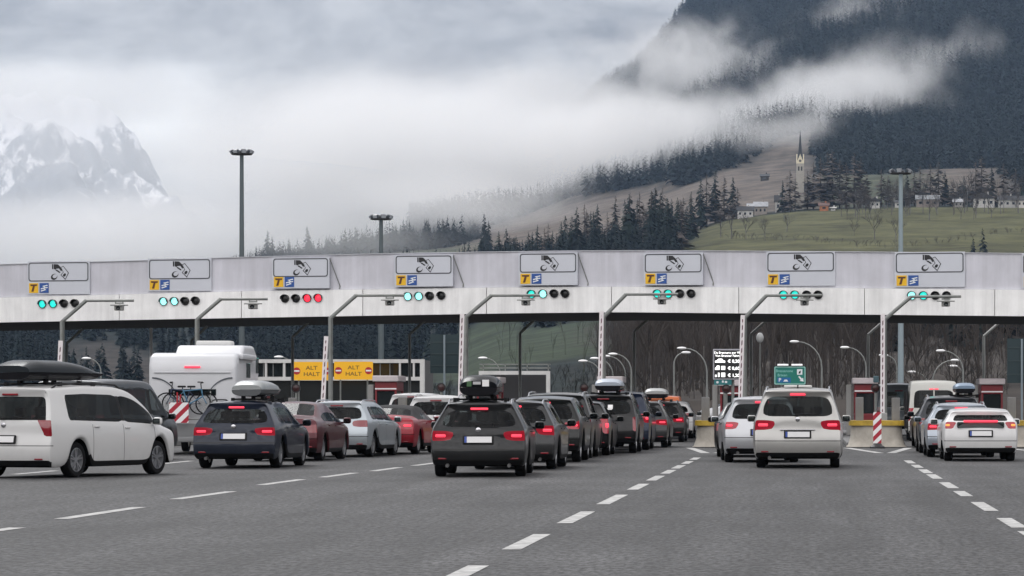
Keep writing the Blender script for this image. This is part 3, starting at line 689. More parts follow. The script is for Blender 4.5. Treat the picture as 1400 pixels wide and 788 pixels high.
# --- toll booths
bth = ['red toll booth left of the motorhome', 'red toll booth hidden behind the motorhome', 'red toll booth behind the left halt sign', 'red toll booth with a grey hood right of the halt signs', 'red toll booth behind the striped roof box', 'red toll booth above the black off-roader', 'red toll booth behind the price board and barrier arm', 'red toll booth with a dark window behind the bare island nose', 'red toll booth near the right edge']
BTH = [(178, 524), (350, 524), (534, 514), (672, 516), (838, 515), (1002, 520), (1184, 517), (1356, 518)]
for k, (px, yt) in enumerate(BTH):
    Y = 130.5; X = GX(px, Y) - .05; zt = GZ(yt, Y)
    lbl = ['red toll booth left of the motorhome', 'red toll booth hidden behind the grey roof box', 'red toll booth with a grey hood right of the halt signs', 'red toll booth behind the striped roof box', 'red toll booth above the silver-blue roof box', 'red toll booth behind the price board and barrier arm', 'red toll booth with a dark window behind the bare island nose', 'red toll booth near the right edge'][k]
    root = empty('toll_booth', (X, Y, .14), 0, lbl, 'toll booth', 'red toll booths on the islands')
    w_, d_, h_ = .86, 2.2, zt - .14
    b = MB(); b.rbox((0, 0, .5), (w_, d_, .72), .03); b.rbox((0, 0, h_ - .42), (w_, d_, .38), .03)
    for sx in (-1, 1):
        for sy in (-1, 1): b.box((sx * (w_ / 2 - .045), sy * (d_ / 2 - .045), (h_ - .4) / 2 + .3), (.075, .075, h_ - 1.0))
    b.build('wall', red_p, root)
    b = MB(); b.box((0, 0, (h_ + .25) / 2), (w_ - .10, d_ - .10, h_ - 1.3)); b.build('window', glass_d, root)
    b = MB(); b.rbox((0, 0, h_ - .12), (w_ + .16, d_ + .3, .24), .04); b.build('roof', mat('booth_roof', (.52, .47, .48), .5, noise=.15, nscale=2), root)
    b = MB(); b.box((0, -d_ / 2 - .012, h_ - .52), (w_ - .02, .02, .05)); b.build('white_stripe', whitew, root)
    b = MB(); b.rbox((0, -d_ / 2 - .05, .2), (w_ + .1, .1, .42), .02); b.build('plinth', concg, root)
    b = MB(); b.rbox((-w_ / 2 - .2, -.6, 1.0), (.22, .3, 2.0), .03); b.build('payment_machine', mat('cabinet_grey', (.28, .28, .27), .5), root)
# --- round black signal heads facing the lanes
for px, py, lb in ((404.5, 531, 'round black signal head left of the halt sign barrier'), (603, 530, 'round black signal head beneath the dark sign back'), (798.5, 530.5, 'round black signal head above the dark people carrier'), (993, 532, 'round black signal head under the price board'), (1197, 531, 'round black signal head beside the dark booth window')):
    Y = 118.5; root = empty('lane_signal', (GX(px, Y), Y, .14), 0, lb, 'signal', 'round black lane signals')
    z = GZ(py, Y) - .14
    b = MB(); b.lathe([(.0, -.14), (.10, -.14), (.165, -.05), (.165, .0), (.13, .0), (.13, -.03), (0, -.03)], 22, front(0, 0, z)); b.build('lamp_head', black_p, root, smooth=True)
    b = MB(); b.lathe([(.125, -.026), (.07, -.01), (0, -.004)], 20, front(0, 0, z)); b.build('lens', mat('unlit_red_lens', (.03, .006, .006), .3), root, smooth=True)
    b = MB(); b.tube([(0, .08, 0), (0, .08, z)], .045, 8); b.build('post', steel, root, smooth=True)
    if px > 1100:
        b = MB(); b.rbox((.02, .03, z + .32), (.20, .2, .24), .03); b.build('control_box', mat('teal_box', (.05, .10, .12), .4), root)
# ================================================================ signs, masts, street lamps, buildings of the plaza
# yellow ALT HALT boards
halt_y = mat('halt_yellow', (.95, .50, .012), .45); halt_red = mat('halt_red', (.42, .015, .02), .4); halt_w = mat('halt_white', (.8, .8, .78), .4); halt_t = mat('halt_lettering', (.22, .11, .015), .5)
for x0, x1, y0, y1, lb in ((400, 452.5, 495, 520, 'yellow ALT HALT board crossed by a barrier arm, left of the pair'), (457, 510, 494.7, 519.3, 'yellow ALT HALT board in full view right of the bent pole')):
    Y = 168.0; sc_ = Y / F; w_, h_ = (x1 - x0) * sc_, (y1 - y0) * sc_
    root = empty('halt_sign', (GX((x0 + x1) / 2, Y), Y, GZ((y0 + y1) / 2, Y)), 0, lb, 'stop sign', 'yellow halt boards')
    M = front(0, 0, 0)
    b = MB(); b.prism(rrect(w_, h_, .05), .05, M); b.build('board', halt_y, root)
    text_part('ALT', .27, halt_t, root, M @ Matrix.Translation((0, .15, .05)), bold=.018, sx=1.25); text_part('HALT', .27, halt_t, root, M @ Matrix.Translation((0, -.17, .05)), bold=.018, sx=1.25)
    for sx in (-1, 1):
        b = MB(); T = M @ Matrix.Translation((sx * (w_ / 2 - .22), 0, 0)); flat(b, disc_pts(0, 0, .185, .185, 26), .054, T); dsc = b.build('no_entry_disc', halt_red, root)
        b = MB(); flat(b, [(-.14, -.04), (.14, -.04), (.14, .04), (-.14, .04)], .058, T); b.build('white_bar', halt_w, dsc)
    b = MB(); b.box((-w_ / 2 + .3, .12, -h_), (.07, .07, h_ * 3)); b.box((w_ / 2 - .3, .12, -h_), (.07, .07, h_ * 3)); b.build('support', steel, root)
# white framed office block behind the halt boards
Y = 173.0
root = empty('toll_office', (GX(467, Y), Y, 0), 0, 'low office block with white frame and dark glass behind the yellow halt boards', 'building')
ox = root.location.x
def L(px, py=0): return GX(px, Y) - ox, GZ(py, Y)
b = MB()
def bar(x0, x1, y0, y1, dpt=.3, yo=0.0, mb=b): mb.box(((L(x0)[0] + L(x1)[0]) / 2, yo, (GZ(y0, Y) + GZ(y1, Y)) / 2), (abs(L(x1)[0] - L(x0)[0]), dpt, abs(GZ(y0, Y) - GZ(y1, Y))))
bar(352, 580.5, 491.5, 496.5); bar(352, 574.5, 515.5, 520.5, .28)
for x in (389, 364): bar(x - 1.4, x + 1.4, 496.5, 515.5, .26)
for x in (547, 566): bar(x - 1.2, x + 1.2, 496.5, 515.5, .26)
bar(574.5, 580.5, 496.5, 545, .3)
b.build('white_frame', mat('frame_white', (.58, .58, .57), .5, noise=.12, nscale=2), root)
b = MB(); bar(353, 575, 496.6, 515.4, .08, .12, b); b.build('upper_glazing', glass_d, root)
b = MB(); bar(353, 575, 520.6, 590, .08, .12, b); b.build('lower_glazing', mat('shop_glass', (.02, .022, .022), .15), root)
b = MB(); bar(354, 574, 492, 590, 5.5, 3.4, b); b.build('wall', mat('office_wall', (.08, .08, .08), .8), root)
b = MB(); random.seed(4)
for k in range(16):
    x = 360 + k * 13.3; bar(x - .5, x + .5, 496.8, 515.2, .06, .06, b)
b.build('mullion', mat('mullion_grey', (.18, .19, .19), .5), root)
# white portal frame further right
root = empty('portal_frame', (GX(700, 174), 174, 0), 0, 'white portal frame behind the striped roof box', 'portal'); ox = root.location.x; Y = 174.0
b = MB(); bar(655, 752, 507.5, 512.5, .35, 0, b); bar(747, 752, 512.6, 592, .35, 0, b); bar(655, 659, 512.6, 592, .35, 0, b); b.build('beam', mat('frame_white', (.6, .6, .6), .5), root)
b = MB(); bar(660, 746, 512.8, 592, .06, 1.4, b); b.build('back_wall', mat('dark_wall', (.03, .03, .032), .7), root)
b = MB(); bar(655, 752, 497.5, 499, .05, .3, b); bar(655, 752, 502.5, 504, .05, .3, b)
for x in (660, 690, 720, 749): bar(x - .6, x + .6, 497.5, 507, .05, .3, b)
b.build('railing', steel, root)
# backs of big signs on the exit side
signback = mat('sign_back_teal', (.012, .03, .036), .5)
for x0, x1, y0, y1, xp, lb in ((588, 628, 457.5, 510.5, 607.5, 'large dark sign seen from behind, left of the striped roof box'), (1377, 1412, 463, 524, 1397, 'large dark sign seen from behind at the right edge')):
    Y = 156.0; root = empty('sign_back', (GX(xp, Y), Y, 0), 0, lb, 'sign')
    b = MB(); X0, X1 = GX(x0, Y) - GX(xp, Y), GX(x1, Y) - GX(xp, Y); b.box(((X0 + X1) / 2, .08, (GZ(y0, Y) + GZ(y1, Y)) / 2), (X1 - X0, .05, GZ(y0, Y) - GZ(y1, Y))); b.build('panel', signback, root)
    b = MB(); b.tube([(0, 0, 0), (0, 0, GZ(y0, Y) - .02)], .05, 8); b.build('post', mat('blue_grey_pole', (.22, .27, .30), .5), root, smooth=True)
    b = MB()
    for k in (.2, .5, .8): b.box(((X0 + X1) / 2, .04, GZ(y1, Y) + k * (GZ(y0, Y) - GZ(y1, Y))), (X1 - X0 - .1, .03, .05))
    b.build('rail', mat('dark_rail', (.03, .05, .055), .5), root)
# price board
Y = 123.0; sc_ = Y / F
root = empty('price_board', (GX(994.5, Y), Y, .14), 0, 'black toll price board with bright white text and vehicle symbols', 'price board'); z0 = -.14
w_, h_ = 37.5 * sc_, 40 * sc_; zc = GZ(498.3, Y) + z0
M = front(0, 0, zc)
b = MB(); b.prism(rrect(w_ + .05, h_ + .05, .02), .10, front(0, .02, zc)); b.build('frame', mat('board_frame', (.42, .42, .46), .4), root)
b = MB(); b.prism(rrect(w_ - .05, h_ - .05, .01), .03, front(0, -.08, zc)); b.build('screen', black_p, root)
led = mat('led_white', (.95, .95, .95), .5, emit=.95, ecol=(.95, .95, .93))
MT = front(0, -.118, zc)
text_part('Da Brennero per VP', .118, led, root, MT @ Matrix.Translation((0, .43, 0)), bold=.022, name='board_text')
text_part('Von Brenner Fahrt', .118, led, root, MT @ Matrix.Translation((0, .315, 0)), bold=.022, name='board_text')
for k, pr in enumerate(('\u20ac 0,20', '\u20ac 0,60', '\u20ac 1,20')):
    yy = .14 - k * .265
    text_part(pr, .165, led, root, MT @ Matrix.Translation((.24, yy - .03, 0)), bold=.03, name='price')
    b = MB(); T = MT @ Matrix.Translation((-.27, yy - .01, 0))
    if k == 0: flat(b, [(-.19, -.07), (-.19, .0), (-.12, .02), (-.06, .08), (.07, .08), (.12, .02), (.19, .0), (.19, -.07)], .004, T)
    elif k == 1:
        flat(b, [(-.19, -.075), (-.19, 0), (-.15, .02), (-.12, .085), (-.02, .085), (-.02, -.075)], .004, T); flat(b, [(.04, -.075), (.04, .07), (.19, .07), (.19, -.075)], .004, T)
    else:
        flat(b, [(-.19, -.075), (-.19, .0), (-.14, .02), (-.12, -.075)], .004, T); flat(b, [(-.08, -.075), (-.08, .085), (-.02, .085), (-.02, -.075)], .004, T); flat(b, [(.04, -.075), (.04, .085), (.19, .085), (.19, -.075)], .004, T)
    b.build('vehicle_symbol', led, root)
b = MB(); b.prism(rrect(24 * sc_, 8.2 * sc_, .02), .06, front(-.17, 0, GZ(522.3, Y) + z0)); ft = b.build('teal_plate', mat('teal_sign', (.02, .16, .17), .4), root)
b = MB(); T = front(-.17, -.064, GZ(522.3, Y) + z0)
for a in ((-.20, -.05, .05), (.0, .03, .04), (.12, -.02, .05)): flat(b, disc_pts(a[0], a[1] * .3, a[2], .045, 8), .001, T)
b.build('white_mark', mat('sign_white', (.75, .78, .8), .4), ft)
b = MB(); b.tube([(-.1, .12, 0), (-.1, .12, zc - h_ / 2)], .06, 8); b.tube([(.2, .12, 0), (.2, .12, zc - h_ / 2)], .06, 8); b.build('post', steel, root, smooth=True)
# green direction sign beyond the booths
Y = 196.0; sc_ = Y / F
root = empty('direction_sign', (GX(1080, Y), Y, 0), 0, 'green motorway direction sign with two white lamp bars on top', 'road sign'); zc = GZ(513.7, Y)
w_, h_ = 43 * sc_, 25 * sc_; M = front(0, 0, zc)
grn = mat('sign_green', (.005, .17, .13), .4); pale = mat('sign_pale_green', (.35, .6, .55), .4)
b = MB(); b.prism(rrect(w_, h_, .08), .05, M); b.build('panel', grn, root)
b = MB(); ring_poly(b, rrect(w_ - .03, h_ - .03, .07), rrect(w_ - .13, h_ - .13, .04), .056, M); b.build('border', pale, root)
text_part('Bressanone', .22, mat('sign_text_green', (.25, .55, .5), .4), root, M @ Matrix.Translation((-.33, .27, .054)), bold=.01); text_part('Brixen', .22, mat('sign_text_green', (.25, .55, .5), .4), root, M @ Matrix.Translation((-.45, .02, .054)), bold=.01)
b = MB(); flat(b, [(-.75, -.42), (.05, -.42), (.05, -.12), (-.75, -.12)], .054, M); bp_ = b.build('blue_field', mat('sign_field_blue', (.01, .12, .32), .4), root)
text_part('P', .3, mat('sign_white', (.75, .78, .8), .4), bp_, M @ Matrix.Translation((-.60, -.27, .06)), bold=.02)
b = MB(); flat(b, [(-.4, -.36), (-.1, -.36), (-.18, -.24), (-.32, -.24)], .06, M); b.build('service_symbol', mat('sign_white', (.75, .78, .8), .4), bp_)
b = MB(); flat(b, [(.42, .05), (.74, .05), (.74, .38), (.42, .38)], .056, M); wp = b.build('white_plate', mat('sign_white', (.75, .78, .8), .4), root)
b = MB(); flat(b, [(.50, .12), (.62, .12), (.66, .30), (.56, .26)], .06, M); b.build('symbol', black_p, wp)
b = MB(); flat(b, [(.50, -.08), (.56, -.02), (.72, -.18), (.78, -.12), (.82, -.36), (.58, -.32), (.64, -.26)], .056, M); b.build('arrow', mat('sign_white', (.75, .78, .8), .4), root)
for dx in (-.42, .42):
    b = MB(); b.rbox((dx, -.1, zc + h_ / 2 + .09), (.66, .2, .11), .03); b.build('lamp_bar', mat('lamp_bar_white', (.82, .82, .82), .4, emit=.25, ecol=(1, 1, 1)), root)
b = MB(); b.tube([(-.5, .12, 0), (-.5, .12, zc + .4)], .06, 8); b.tube([(.5, .12, 0), (.5, .12, zc + .4)], .06, 8); b.build('post', steel, root, smooth=True)
# tall lamp masts behind the roof
mast_m = mat('mast_grey', (.10, .125, .135), .5, .3, noise=.15, nscale=.6)
for px, yt, Y, lb, n in ((330.5, 204.5, 158, 'tallest lamp mast, standing against the fog on the left', 8), (521, 293.5, 208, 'slender lamp mast in the middle, before the misty hill', 8), (1231.5, 231, 176, 'pale lamp mast on the right, in front of the meadow', 6)):
    root = empty('lamp_mast', (GX(px, Y), Y, 0), 0, lb, 'lamp mast', 'high lamp masts'); z = GZ(yt + 6, Y); s = Y / F
    m_ = mast_m if px < 1000 else mat('mast_blue_grey', (.26, .32, .35), .5, .2)
    b = MB(); b.tube([(0, 0, 0), (0, 0, z * .5), (0, 0, z)], [4.4 * s, 3.6 * s, 2.6 * s], 12); b.build('pole', m_, root, smooth=True)
    b = MB(); rr = 13.5 * s; pts = [(rr * math.cos(6.2832 * k / 20), rr * math.sin(6.2832 * k / 20), z - .02) for k in range(21)]; b.tube(pts, 1.0 * s, 6)
    for k in range(4): a = 1.57 * k + .4; b.tube([(0, 0, z), (rr * math.cos(a), rr * math.sin(a), z - .02)], .8 * s, 6)
    b.lathe([(3.4 * s, z - 1.5 * s), (3.4 * s, z + 3 * s), (0, z + 3.6 * s)], 10); b.build('crown_ring', dark, root)
    for k in range(n):
        a = 6.2832 * k / n + .35; c = Vector((rr * math.cos(a), rr * math.sin(a), z + 3.0 * s))
        T = Matrix.Translation(c) @ Matrix.Rotation(a - 1.5708, 4, 'Z') @ Matrix.Rotation(R(-28), 4, 'X')
        b = MB(); b.rbox((0, 0, 0), (7.0 * s, 5 * s, 4.2 * s), .8 * s, T); fl = b.build('floodlight', mat('floodlight_grey', (.06, .07, .085), .35), root)
        b = MB(); b.box((0, 2.6 * s, 0), (6.0 * s, .5 * s, 3.3 * s), M=T); b.build('glass', mat('floodlight_glass', (.45, .48, .52), .15), fl)
b = MB(); b.tube([(0, 0, 0), (0, 0, GZ(449, 140))], .06, 8); b.lathe([(.075, GZ(449, 140) - .06), (.075, GZ(449, 140)), (0, GZ(449, 140) + .04)], 10)
tag(b.build('white_post', mat('post_white', (.75, .75, .75), .4), None, True, (GX(206.5, 140), 140, 0)), 'slim white post rising left of the motorhome roof', 'post')
# curved street lamps beyond the plaza: (head px, head py, pole px, distance)
SLM = [(797, 494, 822, 285), (813, 490.5, 838, 300), (838, 484.5, 863, 268), (828, 487.5, 855, 300), (932, 476.5, 966.5, 250), (938, 482.5, 921.5, 262), (1086, 467.5, 1123.5, 245), (1155, 475.5, 1184, 268), (1208, 486, 1226, 305), (1286, 480, 1317, 258), (1306, 493, 1275, 290), (1303, 501, 1316, 330), (1247, 509, 1270, 345), (381, 488.5, 401, 300), (660, 490, 684, 320), (118, 490.5, 138, 300)]
sll2 = ['street lamp with its head furthest left of the cluster left of the tall barrier arm', 'street lamp with its head second from left in the cluster of four', 'street lamp with the highest head of the cluster of four', 'street lamp whose head is partly behind the barrier arm', 'curved street lamp arching left above the orange van', 'curved street lamp arching right, one of a crossing pair', 'curved street lamp arching over the green direction sign',
        'curved street lamp above the dark booth window', 'small street lamp arching just right of the tall barrier arm', 'curved street lamp arching left above the white van', 'curved street lamp arching right, right of the white van roof', 'small street lamp head below the arching pair at the right', 'low street lamp left above the white van roof', 'street lamp head left of the halt boards', 'street lamp head above the white portal frame', 'street lamp head left of the motorhome']
hd = mat('lamp_head_white', (.8, .8, .8), .35)
for (hx, hy, px, Y), lb in zip(SLM, sll2):
    root = empty('street_lamp', (GX(px, Y), Y, -.3), 0, lb, 'street lamp', 'curved street lamps beyond the booths'); s = Y / F
    H = GZ(hy, Y) + .3; dx = GX(hx, Y) - GX(px, Y); pts = [(0, 0, 0), (0, 0, H * .55)]
    drop = abs(dx) * .95
    for k in range(7):
        a = R(90 * k / 6); pts.append((dx * .88 * (1 - math.cos(a)), 0, H - drop + drop * math.sin(a)))
    b = MB(); b.tube(pts, [.085, .075] + [.062 - .003 * k for k in range(7)], 8); b.build('pole', steel, root, smooth=True)
    b = MB(); b.bm((lambda m: (bmesh.ops.create_uvsphere(m, u_segments=12, v_segments=8, radius=1), m)[1])(bmesh.new()), Matrix.Translation((dx, 0, H + .01)) @ Matrix.Diagonal((6.6 * s, 4 * s, 2.0 * s, 1))); b.build('lamp_head', hd, root, smooth=True)
# round mirror lamp near the slim pole
root = empty('convex_mirror', (GX(1039, 150), 150, 0), 0, 'round pale traffic mirror on a thin post under the roof', 'mirror'); z = GZ(462, 150)
b = MB(); b.bm((lambda m: (bmesh.ops.create_uvsphere(m, u_segments=16, v_segments=10, radius=1), m)[1])(bmesh.new()), Matrix.Translation((0, 0, z)) @ Matrix.Diagonal((.17, .12, .23, 1))); b.build('mirror_face', mat('mirror_grey', (.36, .37, .37), .3), root, smooth=True)
b = MB(); b.tube([(0, .1, 0), (0, .1, z)], .03, 6); b.build('post', steel, root)
# concrete guard block at the far end of the lane
b = MB(); b.rbox((0, 0, .42), (.62, .5, .86), .06)
tag(b.build('guard_block', mat('block_white', (.55, .55, .54), .7, noise=.2, nscale=2), None, False, (GX(955, 150), 150, 0)), 'small pale guard block at the end of the long queue', 'guard block')
# ================================================================ vehicles
tyre_m = mat('tyre_rubber', (.009, .009, .010), .9, spec=.15); trim_m = mat('black_plastic', (.011, .011, .012), .6, spec=.2)
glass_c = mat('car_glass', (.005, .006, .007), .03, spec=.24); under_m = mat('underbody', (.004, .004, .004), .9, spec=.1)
chrome = mat('chrome', (.5, .5, .52), .2, .9); plate_m = mat('plate_white', (.68, .68, .68), .4); plate_b = mat('plate_blue', (.02, .06, .30), .4)
lampd = mat('tail_lamp_red', (.20, .006, .014), .12, coat=.6, spec=.6)
lampl = mat('tail_lamp_lit', (.30, .006, .02), .15, coat=.5, emit=.03, ecol=(1, .015, .05))
lampb = mat('lamp_element_lit', (.8, .03, .07), .3, emit=.85, ecol=(1, .06, .10))
lamp_or = mat('lamp_element_amber', (.9, .25, .05), .3, emit=1.0, ecol=(1, .28, .05))
lamp_cl = mat('lamp_clear', (.55, .5, .5), .15, coat=.5); head_m = mat('headlamp', (.45, .47, .5), .1, coat=.5)
rim_m = mat('alloy_rim', (.42, .43, .45), .3, .8); rim_d = mat('dark_rim', (.06, .06, .065), .4, .6)
handle_c = trim_m
def paint(name, col, metal=.0, rough=.32, seams=(), zt=.95, zb=.3, bump=.55):
    key = 'car_' + name
    if key in _mats: return _mats[key]
    m = bpy.data.materials.new(key); m.use_nodes = True; t = m.node_tree; b = t.nodes['Principled BSDF']
    b.inputs['Roughness'].default_value = rough; b.inputs['Metallic'].default_value = metal
    b.inputs['Coat Weight'].default_value = .5; b.inputs['Coat Roughness'].default_value = .03; b.inputs['Specular IOR Level'].default_value = .18
    tcn = t.nodes.new('ShaderNodeTexCoord'); s = t.nodes.new('ShaderNodeSeparateXYZ'); t.links.new(tcn.outputs['Object'], s.inputs[0])
    def mth(op, a, c=None, v=None):
        n = t.nodes.new('ShaderNodeMath'); n.operation = op; t.links.new(a, n.inputs[0])
        if c is not None: t.links.new(c, n.inputs[1])
        if v is not None: n.inputs[1].default_value = v
        return n.outputs[0]
    acc = None
    band_ = mth('MULTIPLY', mth('GREATER_THAN', s.outputs['Z'], v=zb), mth('LESS_THAN', s.outputs['Z'], v=zt))
    for y in seams:
        d = mth('LESS_THAN', mth('ABSOLUTE', mth('SUBTRACT', s.outputs['Y'], v=y)), v=.007)
        acc = d if acc is None else mth('MAXIMUM', acc, d)
    if acc is not None: acc = mth('MULTIPLY', acc, band_)
    # gap under the tailgate
    tg = mth('MULTIPLY', mth('LESS_THAN', mth('ABSOLUTE', mth('SUBTRACT', s.outputs['Z'], v=bump)), v=.008), mth('LESS_THAN', s.outputs['Y'], v=.22))
    acc = tg if acc is None else mth('MAXIMUM', acc, tg)
    # road dirt, thicker low down where the wheels throw it
    n = t.nodes.new('ShaderNodeTexNoise'); n.inputs['Scale'].default_value = 5; n.inputs['Detail'].default_value = 6; t.links.new(tcn.outputs['Object'], n.inputs['Vector'])
    dz = t.nodes.new('ShaderNodeMapRange'); dz.inputs['From Min'].default_value = .75; dz.inputs['From Max'].default_value = .2; dz.inputs['To Min'].default_value = .01; dz.inputs['To Max'].default_value = .32; t.links.new(s.outputs['Z'], dz.inputs[0])
    dirt = mth('MULTIPLY', dz.outputs[0], n.outputs[0])
    x0 = t.nodes.new('ShaderNodeMix'); x0.data_type = 'RGBA'; x0.inputs['A'].default_value = (*col, 1); x0.inputs['B'].default_value = (.08, .076, .07, 1); t.links.new(dirt, x0.inputs['Factor'])
    x = t.nodes.new('ShaderNodeMix'); x.data_type = 'RGBA'; t.links.new(x0.outputs['Result'], x.inputs['A']); x.inputs['B'].default_value = (.006, .006, .006, 1); t.links.new(acc, x.inputs['Factor'])
    t.links.new(x.outputs['Result'], b.inputs['Base Color'])
    rr = t.nodes.new('ShaderNodeMapRange'); rr.inputs['To Min'].default_value = rough; rr.inputs['To Max'].default_value = .75; rr.inputs['From Max'].default_value = .5; t.links.new(dirt, rr.inputs[0]); t.links.new(rr.outputs[0], b.inputs['Roughness'])
    cc = t.nodes.new('ShaderNodeMapRange'); cc.inputs['To Min'].default_value = .5; cc.inputs['To Max'].default_value = .15; cc.inputs['From Max'].default_value = .4; t.links.new(dirt, cc.inputs[0]); t.links.new(cc.outputs[0], b.inputs['Coat Weight'])
    _mats[key] = m
    return m
# tinted glass one can dimly see through
def tint(m, k):
    t = m.node_tree; b = t.nodes['Principled BSDF']; o = t.nodes['Material Output']
    tr = t.nodes.new('ShaderNodeBsdfTransparent'); tr.inputs[0].default_value = (.62, .68, .68, 1)
    x = t.nodes.new('ShaderNodeMixShader'); x.inputs[0].default_value = k
    t.links.new(b.outputs[0], x.inputs[1]); t.links.new(tr.outputs[0], x.inputs[2]); t.links.new(x.outputs[0], o.inputs['Surface'])
tint(glass_c, .5)
seat_m = mat('seat_fabric', (.02, .02, .022), .9, spec=.1)
_wheels = {}
def wheel_meshes(r, dark_=False):
    k = (round(r, 3), dark_)
    if k in _wheels: return _wheels[k]
    t = MB(); ax = Matrix.Rotation(R(90), 4, 'Y'); w2 = .105
    t.lathe([(r * .68, -w2 * .9), (r * .9, -w2), (r * .975, -w2 * .86), (r, -w2 * .55), (r, w2 * .55), (r * .975, w2 * .86), (r * .9, w2), (r * .68, w2 * .9)], 32, ax, close=True)
    o = t.build('tyre', tyre_m, smooth=True); a = o.data; bpy.data.objects.remove(o)
    t = MB()
    t.lathe([(r * .70, -.08), (r * .70, w2 * .86), (r * .655, w2 * .9), (r * .64, w2 * .4), (r * .62, -.02), (0, -.02)], 28, ax)
    for i in range(5):
        for d in (-.16, .16):
            q = Matrix.Rotation(6.2832 * i / 5 + d, 4, 'X'); t.box((w2 * .62, 0, r * .37), (.035, r * .085, r * .58), M=q)
    t.lathe([(r * .17, w2 * .2), (r * .17, w2 * .75), (0, w2 * .78)], 14, ax)
    o = t.build('rim', rim_d if dark_ else rim_m, smooth=True); b = o.data; bpy.data.objects.remove(o)
    _wheels[k] = (a, b); return _wheels[k]
BASE = dict(L=4.7, W=1.83, H=1.45, ro=.92, wb=2.80, rw=.33, clear=.20,
            zr=[0.22, 0.32, 0.528, 0.72, 0.9, 0.985, 1.3, 1.4], yr=[.16, .045, .0, .085, .085, .13, .44, .40],
            wid=[.90, .97, .985, .985, .965, .94, .74, .68], cols=[-1, -.92, -.56, -.30, 0, .30, .56, .92, 1], lampc=.56, winc=.92,
            belt=[(0, .985), (1.0, .985), (2.6, .95), (3.5, .91), (4.2, .82), (4.7, .70)],
            top=[(0, 1.41), (.45, 1.42), (1.2, 1.45), (2.2, 1.45), (2.75, 1.39), (3.55, .97), (4.3, .84), (4.7, .72)],
            roofw=[(0, .66), (.6, .68), (2.6, .66), (3.5, .80), (4.4, .78)], plan=[(0, .93), (.25, .975), (.9, 1), (3.6, 1), (4.35, .95), (4.7, .80)],
            sidewin=(.62, 3.32), pillars=[(1.22, .10), (2.12, .09)], screen=(2.75, 3.5), rearlight=None, seams=[1.3, 2.12, 3.2], rails=True, lit=True, bow=.13, softtop=None, lower=1, hood=None, windows='glass', wiper=True, plate_z=.66, mirror=True, antenna=False, rwin=(5, 6), bodyrows=(), drim=False, lamprows=(3, 4), brake=True, exhaust=1)
